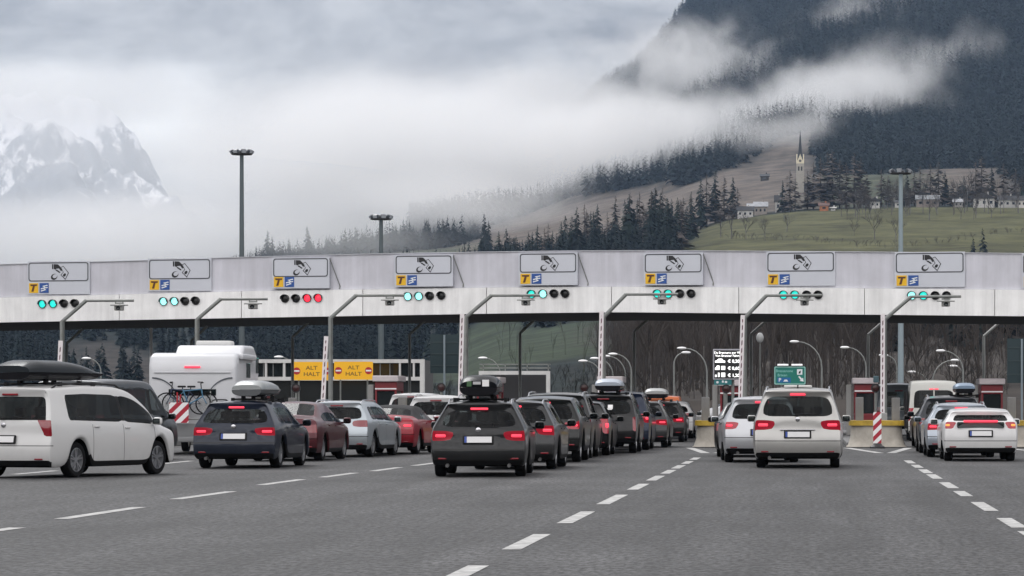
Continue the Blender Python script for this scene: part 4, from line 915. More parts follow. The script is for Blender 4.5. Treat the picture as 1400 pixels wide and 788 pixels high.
def car(name, label, cat, X, Y, hd, pm_, group=None, **kw):
    p = dict(BASE); p.update(kw); L, W, H = p['L'], p['W'], p['H']; rw = p['rw']
    hw = W / 2 * 1.05
    zr, yr, wid, cols = p['zr'], p['yr'], p['wid'], p['cols']; K = len(zr); kb = 5
    Rr = rw + .065; yc1 = p['ro']; yc2 = p['ro'] + p['wb']
    ys = [.10]
    for yc in (yc1, yc2): ys += [yc - Rr - .07, yc - Rr * .98, yc - Rr * .72, yc - Rr * .3, yc + Rr * .3, yc + Rr * .72, yc + Rr * .98, yc + Rr + .07]
    sw0, sw1 = p['sidewin']
    keys = [sw0, p['screen'][0], p['screen'][1], L - .22]
    if p['rearlight']: keys += list(p['rearlight'])
    if p['softtop']: keys += list(p['softtop'])
    for c, w_ in p['pillars']: keys += [c - w_ / 2, c + w_ / 2]
    keys += [sw1, L * .42, L * .93]
    # fit keys into the station list, replacing near neighbours
    for k in keys:
        near = [i for i, y in enumerate(ys) if abs(y - k) < .055]
        if near: ys[near[0]] = k
        else: ys.append(k)
    ys = sorted(y for y in set(ys) if .08 <= y <= L - .1)
    st = [None] + ys + ['F']; n = len(st)
    fk = [(zr[k] - zr[0]) / (zr[kb] - zr[0]) for k in range(kb + 1)]
    gk = [(zr[k] - zr[kb]) / (zr[-1] - zr[kb]) for k in range(kb, K)]
    def bot(y):
        z = p['clear'] + (.04 if y > L - .4 else 0)
        for yc in (yc1, yc2):
            d = abs(y - yc)
            if d < Rr: z = max(z, rw + math.sqrt(Rr * Rr - d * d) * 1.06)
        return z
    def pt(i, k, c):
        """station, level, column -> position"""
        lr_ = p['lamprows']
        if i == 0 and abs(abs(c) - p['lampc']) < .01: c *= 1.12 if k == lr_[0] else .94 if k == lr_[1] else 1
        s_ = st[i]
        if s_ is None: y = yr[k] + p['bow'] * abs(c) ** 3; yy = 0.0; 
        elif s_ == 'F': yy = L; y = L - [.12, .03, .0, .02, .06, .10, .12, .14][k] - .22 * abs(c) ** 2.5
        else:
            yy = s_; y = s_ + (yr[k]) * max(0, 1 - s_ / 1.15)
        ytop = y if k >= kb else yy
        bz = lerp_tab(p['belt'], yy); tz = max(lerp_tab(p['top'], ytop if k == K - 1 or s_ is None else y), bz + .03)
        b0 = bot(yy)
        if s_ is None:
            z = zr[k]
            if k > kb: z = bz + gk[k - kb] * (max(lerp_tab(p['top'], yr[k]), bz + .03) - bz) if p['rearlight'] else zr[k]
            f = wid[k] 
        else:
            if k <= kb:
                z = b0 + fk[k] * (bz - b0)
                if k and b0 > p['clear'] + .1: z = max(b0 + .03 * k, p['clear'] + fk[k] * (bz - p['clear']))
                f = [.95, .99, 1.0, 1.0, .985, .955][k]
            else:
                z = bz + gk[k - kb] * (tz - bz)
                rf = lerp_tab(p['roofw'], y)
                f = .955 + (rf - .955) * gk[k - kb]
            if s_ != 'F' and s_ < .3: f = f * s_ / .3 + wid[k] * (1 - s_ / .3)
        if k == K - 1: z += .045 * (1 - (abs(c)) ** 2)     # roof crown
        if k == 0 and abs(c) < .7 and s_ is not None and s_ != 'F': z = min(z, max(b0, p['clear']))
        return (c * hw * f * lerp_tab(p['plan'], yy), y, z)
    bm = bmesh.new(); vd = {}
    def vert(i, k, c):
        key = (i, k, c)
        if key not in vd: vd[key] = bm.verts.new(pt(i, k, cols[c]))
        return vd[key]
    TAGS = ['body', 'rear_window', 'side_window', 'windscreen', 'tail_lamp', 'lower_trim', 'underbody', 'headlight', 'door_pillar', 'soft_top', 'grille']
    nc = len(cols); faces = []
    def face(vs, tg):
        try: f = bm.faces.new(vs); f.material_index = TAGS.index(tg); f.smooth = True
        except ValueError: pass
    ymid = lambda i: (0 if st[i] is None else L if st[i] == 'F' else st[i])
    lr0, lr1 = p['lamprows']
    for k in range(K - 1):
        for c in range(nc - 1):
            cm = abs(cols[c] + cols[c + 1]) / 2
            tg = 'body'
            if lr0 <= k < lr1 and cm > p['lampc']: tg = 'tail_lamp'
            elif k < p['lower']: tg = 'lower_trim'
            elif p['rwin'] and p['rwin'][0] <= k < p['rwin'][1] and cm < p['winc'] and not p['rearlight'] : tg = 'rear_window'
            face([vert(0, k, c), vert(0, k, c + 1), vert(0, k + 1, c + 1), vert(0, k + 1, c)], tg)
            tg = 'body'
            if k in (2, 3) and cm > .56: tg = 'headlight'
            elif k in (1, 2) and cm < .5: tg = 'grille'
            elif k < 1: tg = 'lower_trim'
            face([vert(n - 1, k, c + 1), vert(n - 1, k, c), vert(n - 1, k + 1, c), vert(n - 1, k + 1, c + 1)], tg)
    for i in range(n - 1):
        ya, yb = ymid(i), ymid(i + 1); ym = (ya + yb) / 2
        for k in range(K - 1):
            for c, flip in ((0, True), (nc - 1, False)):
                tg = 'body'
                if i == 0 and lr0 <= k < lr1: tg = 'tail_lamp'
                elif k < p['lower'] and (i == 0): tg = 'lower_trim'
                elif k == 0 and yc1 + Rr < ym < yc2 - Rr: tg = 'lower_trim' if p['lower'] else 'body'
                elif k == 5 and sw0 - .01 <= ym <= sw1 + .01 and p['windows']:
                    tg = 'side_window'
                    for pc, pw in p['pillars']:
                        if abs(ym - pc) < pw / 2 + .005: tg = 'door_pillar'
                if p['softtop'] and k >= 5 and p['softtop'][0] <= ym <= p['softtop'][1] and tg == 'body': tg = 'soft_top'
                vs = [vert(i, k, c), vert(i + 1, k, c), vert(i + 1, k + 1, c), vert(i, k + 1, c)]
                face(vs[::-1] if flip else vs, tg)
        for c in range(nc - 1):
            cm = abs(cols[c] + cols[c + 1]) / 2
            tg = 'body'
            if p['screen'][0] - .01 <= ym <= p['screen'][1] + .01 and cm < .9: tg = 'windscreen'
            if p['rearlight'] and p['rearlight'][0] - .01 <= ym <= p['rearlight'][1] + .01 and cm < .9: tg = 'rear_window'
            if p['softtop'] and p['softtop'][0] <= ym <= p['softtop'][1] and tg == 'body': tg = 'soft_top'
            face([vert(i, K - 1, c), vert(i, K - 1, c + 1), vert(i + 1, K - 1, c + 1), vert(i + 1, K - 1, c)], tg)
            face([vert(i, 0, c + 1), vert(i, 0, c), vert(i + 1, 0, c), vert(i + 1, 0, c + 1)], 'underbody')
    bm.normal_update()
    cl = bm.edges.layers.float.new('crease_edge')
    for e in bm.edges:
        if len(e.link_faces) == 2 and e.link_faces[0].material_index != e.link_faces[1].material_index:
            tgs = {TAGS[f.material_index] for f in e.link_faces}
            e[cl] = .88 if tgs & {'rear_window', 'side_window', 'tail_lamp'} else .35
    me = bpy.data.meshes.new('t'); bm.to_mesh(me); bm.free()
    for tg in TAGS: me.materials.append(None)
    ob = bpy.data.objects.new('t', me); C.objects.link(ob)
    md = ob.modifiers.new('s', 'SUBSURF'); md.levels = 2; md.render_levels = 2
    dg = bpy.context.evaluated_depsgraph_get(); ev = ob.evaluated_get(dg); em = ev.to_mesh()
    nv = len(em.vertices); co = np.empty(nv * 3, np.float32); em.vertices.foreach_get('co', co); co = co.reshape(-1, 3).astype(float)
    nf = len(em.polygons); lv = np.empty(nf * 4, np.int32); em.loops.foreach_get('vertex_index', lv); lv = lv.reshape(-1, 4)
    mi = np.empty(nf, np.int32); em.polygons.foreach_get('material_index', mi)
    ev.to_mesh_clear(); bpy.data.objects.remove(ob); bpy.data.meshes.remove(me)
    root = empty(name, (X, Y, 0), R(-hd), label, cat, group)
    mt = {'body': pm_, 'rear_window': glass_c, 'side_window': glass_c, 'windscreen': glass_c, 'tail_lamp': lampl if p['lit'] else lampd, 'lower_trim': trim_m, 'underbody': under_m, 'headlight': head_m, 'door_pillar': trim_m, 'soft_top': mat('soft_top_fabric', (.02, .02, .022), .9), 'grille': trim_m}
    lamps = []
    def sub(mask, nm, m_):
        F_ = lv[mask]
        if not len(F_): return None
        u, inv = np.unique(F_, return_inverse=True)
        me = fast_mesh(nm, co[u], inv.reshape(-1, 4), m_, smooth=True)
        return link_mesh(nm, me, root)
    cen = co[lv].mean(1)
    for t_, tg in enumerate(TAGS):
        msk = mi == t_
        if tg in ('tail_lamp', 'headlight'):
            for s_ in (-1, 1):
                o = sub(msk & (cen[:, 0] * s_ > 0), tg, mt[tg])
                if tg == 'tail_lamp' and o: lamps.append((s_, o))
        elif tg == 'side_window' or tg == 'door_pillar':
            for s_ in (-1, 1):
                edges = [sw0 - .4] + [c for c, w_ in p['pillars']] + [sw1 + .5] if tg == 'side_window' else [-9] + [(c0[0] + c1[0]) / 2 for c0, c1 in zip(p['pillars'], p['pillars'][1:])] + [99]
                for a, b_ in zip(edges, edges[1:]):
                    sub(msk & (cen[:, 0] * s_ > 0) & (cen[:, 1] > a) & (cen[:, 1] <= b_), tg, mt[tg])
        elif tg == 'lower_trim':
            sub(msk & (cen[:, 1] < .45), 'rear_valance', mt[tg]); sub(msk & (cen[:, 1] > L - .45), 'front_valance', mt[tg])
            for s_ in (-1, 1): sub(msk & (cen[:, 1] >= .45) & (cen[:, 1] <= L - .45) & (cen[:, 0] * s_ > 0), 'sill', mt[tg])
        else: sub(msk, tg, mt[tg])
    # rear surface query from the finished mesh: nearest point seen from behind
    rear = co[co[:, 1] < 1.0]
    def ry(x, z):
        d = (rear[:, 0] - x) ** 2 + (rear[:, 2] - z) ** 2; near = np.argsort(d)[:6]; return float(rear[near, 1].min())
    def rslope(x, z):
        return math.atan2(ry(x, z + .08) - ry(x, z - .08), .16)
    # lit element inside each lamp
    if p['lit'] and p['lamprows']:
        zl = (zr[lr0] + zr[lr1]) / 2; hgt = (zr[lr1] - zr[lr0]) * .30
        for s_, o in lamps:
            xl = s_ * hw * wid[lr0] * (p['lampc'] + (1 - p['lampc']) * .52)
            wl = hw * (1 - p['lampc']) * .46
            b = MB(); T = Matrix.Translation((xl, ry(xl, zl) + .012, zl)) @ Matrix.Rotation(s_ * math.atan(p['bow'] * 1.6), 4, 'Z') @ Matrix.Rotation(-rslope(xl, zl), 4, 'X')
            b.rbox((0, 0, 0), (wl, .05, hgt), .018, T); b.build('lamp_element', p.get('lampel', lampb), o, smooth=True)
    # number plate
    zp = p['plate_z']
    if zp:
        b = MB(); T = Matrix.Translation((0, ry(0, zp) - .014, zp)) @ Matrix.Rotation(-max(-.2, min(.25, rslope(0, zp))), 4, 'X'); b.rbox((0, 0, 0), (.60, .03, .17), .012, T); fr = b.build('plate_holder', trim_m, root)
        b = MB(); b.box((.022, -.018, 0), (.48, .008, .118), M=T); b.build('number_plate', plate_m, fr)
        b = MB(); b.box((-.242, -.018, 0), (.045, .008, .118), M=T); b.build('country_band', plate_b, fr)
    # high brake light
    if p['brake'] and not p['rearlight']:
        zb = zr[6] + .035; b = MB(); b.rbox((0, ry(0, zb) + .004, zb), (.34, .04, .042), .012); b.build('brake_light', lampb if p['lit'] else lampd, root)
    if p['wiper']:
        zw = zr[5] + .05; b = MB(); b.tube([(-.02, ry(0, zw) - .02, zw), (.2, ry(.2, zw + .02) - .035, zw + .012), (.42, ry(.4, zw) - .03, zw + .005)], .014, 6); b.rbox((-.02, ry(0, zw) - .01, zw - .01), (.09, .05, .05), .015); b.build('wiper', trim_m, root)
    # badge and strip
    if p.get('badge', True):
        zg = zr[4] + .015; b = MB(); b.lathe([(.05, 0), (.05, .012), (.035, .02), (0, .02)], 18, Matrix.Translation((0, ry(0, zg) - .004, zg)) @ FRONT); b.build('badge', chrome, root, smooth=True)
    if p.get('strip'):
        zs = zp + .105; b = MB(); b.rbox((0, ry(0, zs) - .012, zs), (p['strip'], .03, .022), .008); b.build('tailgate_strip', chrome, root)
    if p['exhaust']:
        for s_ in ((-1, 1) if p['exhaust'] == 2 else (-1,)):
            b = MB(); b.tube([(s_ * hw * .62, .02, zr[0] + .0), (s_ * hw * .62, .4, zr[0] + .02)], .036, 10); b.build('exhaust', mat('exhaust_steel', (.2, .2, .2), .35, .8), root, smooth=True)
    # reflectors low on the bumper
    for s_ in (-1, 1):
        xq = s_ * hw * .72; zq = zr[1] + .035; b = MB(); b.rbox((xq, ry(xq, zq) + .002, zq), (.17, .03, .03), .008, ); b.build('reflector', lampd, root)
    # wheels
    ta, ri = wheel_meshes(rw, p['drim'])
    for yc in (yc1, yc2):
        for s_ in (-1, 1):
            wo = bpy.data.objects.new('wheel', ta); C.objects.link(wo); wo.parent = root; wo.location = (s_ * (W / 2 - .135), yc, rw)
            if s_ < 0: wo.rotation_euler = (0, 0, math.pi)
            link_mesh('rim', ri, wo)
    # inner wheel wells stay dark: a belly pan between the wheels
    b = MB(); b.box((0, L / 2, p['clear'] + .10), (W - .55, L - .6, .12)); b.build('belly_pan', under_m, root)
    # seats seen through the glass
    zb_ = lerp_tab(p['belt'], 1.5)
    if p.get('seats', True):
        ya_ = min(1.45, L * .32) if not p['rearlight'] else 1.75
        for y_, xs_ in ((ya_, (-.42, 0, .42)), (ya_ + .95, (-.38, .38))):
            for x_ in xs_:
                b = MB(); T = Matrix.Translation((x_, y_, zb_ - .22)) @ Matrix.Rotation(R(12), 4, 'X'); b.rbox((0, 0, 0), (.40, .14, .62), .06, T, 3); b.rbox((0, -.01, .42), (.24, .09, .17), .04, T, 3); b.box((0, 0, .32), (.1, .03, .1), M=T); b.build('seat', seat_m, root, smooth=True)
        b = MB(); b.rbox((0, L / 2 - .1, p['clear'] + .42), (W * .84, L * .55, .2), .04); b.build('cabin_floor', under_m, root)
    # mirrors and handles
    if p['mirror']:
        ym = sw1 - .12; zm = lerp_tab(p['belt'], ym) + .06
        for s_ in (-1, 1):
            b = MB(); b.rbox((s_ * (hw + .09), ym, zm), (.20, .11, .15), .05, seg=3); b.box((s_ * (hw - .02), ym + .02, zm - .05), (.12, .06, .04)); mo = b.build('door_mirror', p.get('mirror_mat', pm_), root, smooth=True)
            b = MB(); b.box((s_ * (hw + .09), ym - .056, zm), (.155, .006, .105)); b.build('mirror_glass', glass_c, mo)
    side = co[(co[:, 0] > 0)]
    def sx(y, z):
        d = (side[:, 1] - y) ** 2 + (side[:, 2] - z) ** 2; return float(side[np.argsort(d)[:5], 0].max())
    for y in p['seams'][:-1] if p['windows'] else []:
        zh = lerp_tab(p['belt'], y) - .10
        for s_ in (-1, 1):
            b = MB(); b.rbox((s_ * (sx(y + .12, zh) + .012), y + .14, zh), (.03, .19, .03), .012); b.build('door_handle', p.get('handle_mat', pm_), root)
    if p['rails']:
        rz = co[(co[:, 2] > H * .8)]
        y0, y1 = yr[-1] + .12, p['screen'][0] - .05
        for s_ in (-1, 1):
            pts = []
            for k in range(9):
                y = y0 + (y1 - y0) * k / 8; x = s_ * hw * lerp_tab(p['roofw'], y) * .93
                d = (rz[:, 0] - x) ** 2 + (rz[:, 1] - y) ** 2; z = float(rz[np.argsort(d)[:4], 2].mean())
                pts.append((x, y, z + (.05 if 0 < k < 8 else -.005)))
            b = MB(); b.tube(pts, .018, 6); b.build('roof_rail', p.get('rail_mat', chrome), root, smooth=True)
    if p['antenna']:
        b = MB(); b.prism([(0, 0), (.14, 0), (.03, .07)], .03, Matrix.Translation((.015, yr[-1] + .25, H + .02)) @ Matrix(((0, 0, -1, 0), (1, 0, 0, 0), (0, 1, 0, 0), (0, 0, 0, 1)))); b.build('antenna', trim_m, root)
    zt = float(co[np.abs(co[:, 0]) < .3][:, 2].max())
    return root, zt, ry
# --- body types
def scale_tab(t, ky, kz): return [(a * ky, b * kz) for a, b in t]
ESTATE = dict()
MPV = dict(L=4.85, W=1.90, H=1.74, ro=.95, wb=2.92, rw=.34, zr=[0.23, 0.33, 0.59, 0.83, 1.03, 1.09, 1.6, 1.68], yr=[.16, .045, .0, .08, .08, .10, .34, .26], wid=[.90, .97, .985, .985, .97, .95, .80, .74], lampc=.52, cols=[-1, -.93, -.52, -.30, 0, .30, .52, .93, 1], winc=.93,
           belt=[(0, 1.09), (1, 1.09), (3, 1.05), (3.9, 1.0), (4.5, .88), (4.85, .74)], top=[(0, 1.68), (.4, 1.70), (1.4, 1.74), (2.6, 1.74), (3.1, 1.66), (4.05, 1.06), (4.5, .90), (4.85, .76)], roofw=[(0, .72), (.6, .75), (3.0, .73), (3.9, .84), (4.6, .8)],
           plan=[(0, .94), (.25, .98), (.9, 1), (3.8, 1), (4.5, .95), (4.85, .8)], sidewin=(.55, 3.75), pillars=[(1.35, .12), (2.45, .11)], screen=(3.05, 4.0), seams=[1.45, 2.45, 3.55], plate_z=.74)
SUV = dict(L=4.6, W=1.87, H=1.70, ro=.90, wb=2.70, rw=.37, clear=.26, zr=[0.31, 0.41, 0.634, 0.84, 1.04, 1.1, 1.52, 1.62], yr=[.14, .04, .0, .085, .095, .12, .38, .32], wid=[.91, .98, .99, .985, .965, .94, .77, .71], lampc=.60,  cols=[-1, -.92, -.60, -.30, 0, .30, .60, .92, 1], winc=.92,
           belt=[(0, 1.10), (1, 1.10), (2.7, 1.07), (3.5, 1.02), (4.2, .92), (4.6, .78)], top=[(0, 1.62), (.4, 1.64), (1.3, 1.70), (2.3, 1.69), (2.75, 1.61), (3.5, 1.08), (4.2, .96), (4.6, .80)], roofw=[(0, .70), (.6, .72), (2.6, .70), (3.5, .84), (4.3, .8)],
           plan=[(0, .93), (.25, .98), (.9, 1), (3.5, 1), (4.2, .96), (4.6, .84)], sidewin=(.58, 3.25), pillars=[(1.2, .11), (2.1, .1)], screen=(2.7, 3.45), seams=[1.25, 2.1, 3.15], plate_z=.80)
HATCH = dict(L=4.3, W=1.77, H=1.45, ro=.80, wb=2.60, rw=.32, zr=[0.22, 0.32, 0.601, 0.86, 1.02, 1.03, 1.3, 1.4], yr=[.16, .045, .0, .06, .12, .16, .52, .50], wid=[.90, .97, .985, .97, .94, .92, .74, .66], belt=[(0, 1.03), (1, 1.0), (2.4, .95), (3.2, .91), (3.9, .82), (4.3, .70)],
             top=[(0, 1.40), (.5, 1.41), (1.2, 1.45), (2.0, 1.45), (2.45, 1.38), (3.25, .96), (3.9, .84), (4.3, .72)], roofw=[(0, .64), (.6, .67), (2.4, .65), (3.2, .8), (4.0, .78)], plan=[(0, .92), (.25, .975), (.8, 1), (3.3, 1), (3.95, .94), (4.3, .78)],
             sidewin=(.6, 3.0), pillars=[(1.1, .1), (1.95, .09)], screen=(2.4, 3.2), seams=[1.15, 1.95, 2.95], rails=False, plate_z=.72)
SALOON = dict(L=4.6, W=1.80, H=1.43, ro=.98, wb=2.70, rw=.32, zr=[0.22, 0.32, 0.518, 0.7, 0.9, 0.98, 1, 1.02], yr=[.16, .045, .0, .04, .06, .10, .12, .16], wid=[.90, .97, .985, .985, .965, .94, .90, .84], belt=[(0, .97), (1.0, .98), (2.6, .95), (3.4, .91), (4.1, .82), (4.6, .70)],
              top=[(0, 1.01), (.55, 1.05), (1.35, 1.40), (1.9, 1.43), (2.4, 1.42), (2.75, 1.36), (3.5, .96), (4.2, .84), (4.6, .72)], roofw=[(0, .86), (.6, .82), (1.4, .66), (2.6, .65), (3.5, .80), (4.3, .78)], plan=[(0, .93), (.25, .975), (.9, 1), (3.5, 1), (4.2, .95), (4.6, .80)],
              sidewin=(.85, 3.3), pillars=[(1.35, .1), (2.15, .09)], screen=(2.7, 3.45), rearlight=(.58, 1.3), seams=[1.3, 2.12, 3.15], rails=False, rwin=None, wiper=False, brake=False, lampc=.5, plate_z=.70)
VAN = dict(L=5.2, W=1.95, H=2.25, ro=1.0, wb=3.2, rw=.34, clear=.28, zr=[0.29, 0.39, 0.572, 0.74, 1.1, 1.22, 1.9, 2.16], yr=[.06, .02, .0, .05, .06, .07, .14, .17], wid=[.94, .98, .99, .99, .985, .975, .92, .88], lampc=.86, cols=[-1, -.86, -.5, -.04, 0, .04, .5, .86, 1], winc=.86,
           belt=[(0, 1.22), (3.6, 1.2), (4.4, 1.1), (4.9, .95), (5.2, .8)], top=[(0, 2.17), (.4, 2.22), (3.0, 2.25), (3.6, 2.15), (4.5, 1.18), (4.9, 1.0), (5.2, .85)], roofw=[(0, .88), (3.4, .86), (4.4, .9)], plan=[(0, .97), (.3, .99), (1, 1), (4.2, 1), (4.8, .96), (5.2, .86)],
           sidewin=(2.2, 4.2), pillars=[(3.0, .2)], screen=(3.6, 4.45), seams=[2.0, 3.05, 4.1], rails=False, bow=.05, plate_z=.55, lamprows=(3, 5))
def mixd(*ds, **k):
    o = {}
    for d in ds: o.update(d)
    o.update(k); return o
silver = lambda nm, c, **k: paint(nm, c, metal=.55, rough=.34, **k)
def rear_at(pxc, Y): return GX(pxc, Y)
Q = {}   # finished vehicles by kind, for roof loads
Q['estate'] = car('estate_car', 'dark grey estate car with lit red lamps and a striped roof box, nearest the camera', 'car', GX(653.5, 63.6), 63.6, -2.2, paint('anthracite', (.012, .013, .0145), .35, seams=(1.28, 2.15, 3.2), bump=.53),
    L=4.72, W=1.83, H=1.44, rw=.335, zr=[0.22, 0.32, 0.518, 0.7, 0.895, 0.965, 1.285, 1.385], lampc=.53, cols=[-1, -.93, -.53, -.30, 0, .30, .53, .93, 1], winc=.93, plate_z=.72, badge=True, exhaust=2, rail_mat=chrome)
Q['navy'] = car('estate_car', 'dark navy estate car with a grey roof box and red brake light', 'car', GX(318, 71.7), 71.7, 1.5, paint('navy', (.009, .014, .028), .2, seams=(1.3, 2.15, 3.2), bump=.56), W=1.83, H=1.46, lampc=.50, cols=[-1, -.93, -.50, -.30, 0, .30, .50, .93, 1], winc=.93, plate_z=.70, strip=None, rail_mat=trim_m)
car('saloon_car', 'dark red saloon car behind the navy estate car', 'car', -12.95, 80.5, 3.0, paint('maroon', (.075, .010, .016), .4, seams=(1.3, 2.12, 3.15)), **mixd(SALOON, lit=False))
car('estate_car', 'light silver estate car between the dark red saloon and the red convertible', 'car', -12.5, 86.2, 5.0, silver('silver_blue', (.40, .44, .47), seams=(1.28, 2.15, 3.2)), lit=False, lampc=.55, rails=True, zr=[0.22, 0.32, 0.57, 0.8, 0.98, 1, 1.32, 1.42], yr=[.14, .05, 0, .07, .12, .14, .52, .48])
car('convertible', 'bright red convertible with a black soft top', 'car', -11.85, 91.0, 4.0, paint('bright_red', (.25, .007, .018), .2, seams=(1.7, 3.0)), **mixd(SALOON, L=4.4, H=1.36, wb=2.55, top=[(0, .99), (.7, 1.02), (1.3, 1.28), (1.8, 1.35), (2.3, 1.35), (2.6, 1.30), (3.3, .95), (4.0, .82), (4.4, .7)], belt=[(0, .95), (1, .97), (2.6, .93), (3.3, .89), (4.0, .8), (4.4, .68)], sidewin=(1.5, 3.1), pillars=[], softtop=(.72, 2.6), screen=(2.6, 3.3), rearlight=(.78, 1.2), lit=True, seams=[1.7, 3.0]))
car('off_roader', 'white off-roader with dark rear glass and red brake light behind the red convertible', 'car', GX(594, 97.7), 97.7, 0, paint('white', (0.602, 0.602, 0.602), seams=(1.25, 2.1, 3.15), bump=.66), **mixd(SUV, H=1.62, top=[(0, 1.55), (.4, 1.57), (1.3, 1.62), (2.3, 1.61), (2.75, 1.55), (3.5, 1.06), (4.2, .94), (4.6, .80)], zr=[0.29, 0.39, 0.614, 0.82, 1, 1.06, 1.46, 1.55], lit=False, drim=True))
car('people_carrier', 'white people carrier farthest left of the white ones, only its roof showing', 'car', GX(562, 117), 117, 0, paint('white', (0.602, 0.602, 0.602)), **mixd(MPV, lit=False, rails=False, H=1.70))
car('estate_car', 'grey estate car with one red lamp showing, second in the long dark queue', 'car', -6.38, 70.5, 0, paint('grey_metal', (.028, .029, .031), .4, seams=(1.28, 2.15, 3.2)), lit=True, L=4.9, H=1.47, lampc=.56, zr=[0.22, 0.32, 0.538, 0.74, 0.95, 1, 1.32, 1.42], exhaust=2)
car('small_off_roader', 'small dark off-roader, third in the long dark queue', 'car', -6.42, 79, 0, paint('dark_green_grey', (.010, .012, .012), .2, seams=(1.25, 2.1, 3.15)), **mixd(SUV, W=1.80, H=1.56, lit=True, rails=False, L=4.4, top=[(0, 1.48), (.4, 1.50), (1.3, 1.56), (2.3, 1.55), (2.75, 1.48), (3.5, 1.05), (4.1, .94), (4.4, .80)], zr=[0.29, 0.39, 0.603, 0.8, 0.98, 1.03, 1.4, 1.48]))
car('people_carrier', 'dark people carrier with silver rails, fourth in the long dark queue', 'car', -6.55, 84.3, 0, paint('dark_silver', (.017, .018, .019), .3, seams=(1.45, 2.45, 3.55)), **mixd(MPV, H=1.66, lit=False, zr=[0.23, 0.33, 0.574, 0.8, 1, 1.05, 1.52, 1.6], top=[(0, 1.60), (.4, 1.62), (1.4, 1.66), (2.6, 1.66), (3.1, 1.58), (4.05, 1.04), (4.5, .90), (4.85, .76)], L=4.3, wb=2.6))
car('hatchback', 'small black hatchback with a tall red lamp, left of the black off-roader', 'car', -6.3, 88.9, 0, paint('black_metal', (.009, .009, .010), .2, seams=(1.15, 1.95, 2.95)), **mixd(HATCH, lit=True, L=3.6, wb=2.3, H=1.48, lampc=.78, cols=[-1, -.92, -.78, -.3, 0, .3, .78, .92, 1], winc=.78, lamprows=(2, 5)))
Q['black'] = car('off_roader', 'tall black off-roader with a white sticker on its rear window and a silver roof box', 'car', -5.85, 92.9, 0, paint('black_gloss', (.007, .007, .008), .1, seams=(1.25, 2.1, 3.15), bump=.72), **mixd(SUV, L=4.8, W=1.90, lampc=.88, cols=[-1, -.93, -.55, -.30, 0, .30, .55, .93, 1], winc=.93, lamprows=(2, 4), lit=False, roofw=[(0, .78), (.6, .80), (2.6, .76), (3.5, .84), (4.3, .8)], wid=[.91, .98, .99, .985, .975, .96, .86, .80], H=1.66, top=[(0, 1.60), (.4, 1.62), (1.3, 1.66), (2.3, 1.66), (2.75, 1.58), (3.5, 1.08), (4.2, .96), (4.6, .80)], zr=[0.31, 0.41, 0.634, 0.84, 1.04, 1.1, 1.5, 1.6]))
b = MB(); T = Matrix.Translation((0.05, .27, 1.30)) @ Matrix.Rotation(R(-31), 4, 'X')
b.box((-.28, -.06, 0), (.10, .006, .20), M=T); b.box((-.02, -.06, -.09), (.46, .006, .05), M=T); b.box((.16, -.06, -.02), (.14, .006, .14), M=T); b.build('window_sticker', whitew, Q['black'][0])
car('people_carrier', 'dark blue people carrier just right of the black off-roader', 'car', -5.78, 98.8, 0, paint('dark_blue', (.008, .015, .036), .2, seams=(1.45, 2.45, 3.55)), **mixd(MPV, H=1.68, lit=True, rails=False, L=4.5, wb=2.7, lampc=.8, cols=[-1, -.92, -.8, -.3, 0, .3, .8, .92, 1], winc=.8, lamprows=(3, 5)))
car('estate_car', 'grey estate car with two bright brake lamps below the pale grey roof box', 'car', -5.42, 104.2, 0, paint('mid_grey', (.032, .033, .035), .35), lit=True, H=1.42, L=4.6)
Q['far'] = car('estate_car', 'dark estate car with a pale grey roof box near the end of the long queue', 'car', -5.45, 119, 0, paint('black_metal', (.009, .009, .010), .2), lit=True, H=1.47, lampc=.5)
car('hatchback', 'white hatchback at the head of the long dark queue', 'car', -5.5, 130.5, 0, paint('white', (0.602, 0.602, 0.602)), **mixd(HATCH, lit=False))
car('delivery_van', 'orange van far ahead behind the dark queue', 'van', GX(904, 166), 166, 0, paint('orange', (.50, .11, .02), .0), **mixd(VAN, lit=False, H=1.75, L=4.4, wb=2.7, top=[(0, 1.68), (.4, 1.72), (2.6, 1.75), (3.0, 1.7), (3.7, 1.18), (4.1, 1.0), (4.4, .85)], screen=(3.0, 3.7), sidewin=(1.9, 3.5), pillars=[(2.5, .15)], zr=[0.29, 0.39, 0.572, 0.74, 1, 1.1, 1.5, 1.68], belt=[(0, 1.10), (3.0, 1.1), (3.8, 1.0), (4.4, .8)], seams=[1.8, 2.5, 3.4]))
car('saloon_car', 'small silver saloon far off beyond the pale guard block', 'car', GX(957, 174), 174, 75, silver('silver', (.42, .43, .44)), **mixd(SALOON, lit=False))
car('compact_car', 'silver compact car half hidden behind the silver minivan', 'car', -1.12, 78.8, -3.5, silver('pale_silver', (.46, .47, .49), seams=(1.2, 2.0, 3.05), bump=.60), **mixd(HATCH, L=4.4, W=1.84, H=1.55, zr=[0.23, 0.33, 0.574, 0.8, 0.98, 1.04, 1.41, 1.5], yr=[.16, .045, .0, .06, .12, .14, .42, .36], lampc=.66, cols=[-1, -.93, -.66, -.3, 0, .3, .66, .93, 1], top=[(0, 1.50), (.5, 1.52), (1.2, 1.55), (2.0, 1.55), (2.45, 1.48), (3.3, 1.0), (3.9, .86), (4.4, .72)], belt=[(0, 1.04), (1, 1.04), (2.4, 1.0), (3.2, .95), (3.9, .84), (4.4, .70)], sidewin=(.6, 3.05), lit=True, wid=[.90, .97, .985, .985, .96, .94, .78, .71], rwin=(5, 6)))
car('saloon_car', 'black saloon car peeking out left of the silver compact', 'car', -1.55, 86.5, -1, paint('black_gloss', (.007, .007, .008), .1), **mixd(SALOON, W=1.86, lit=False))
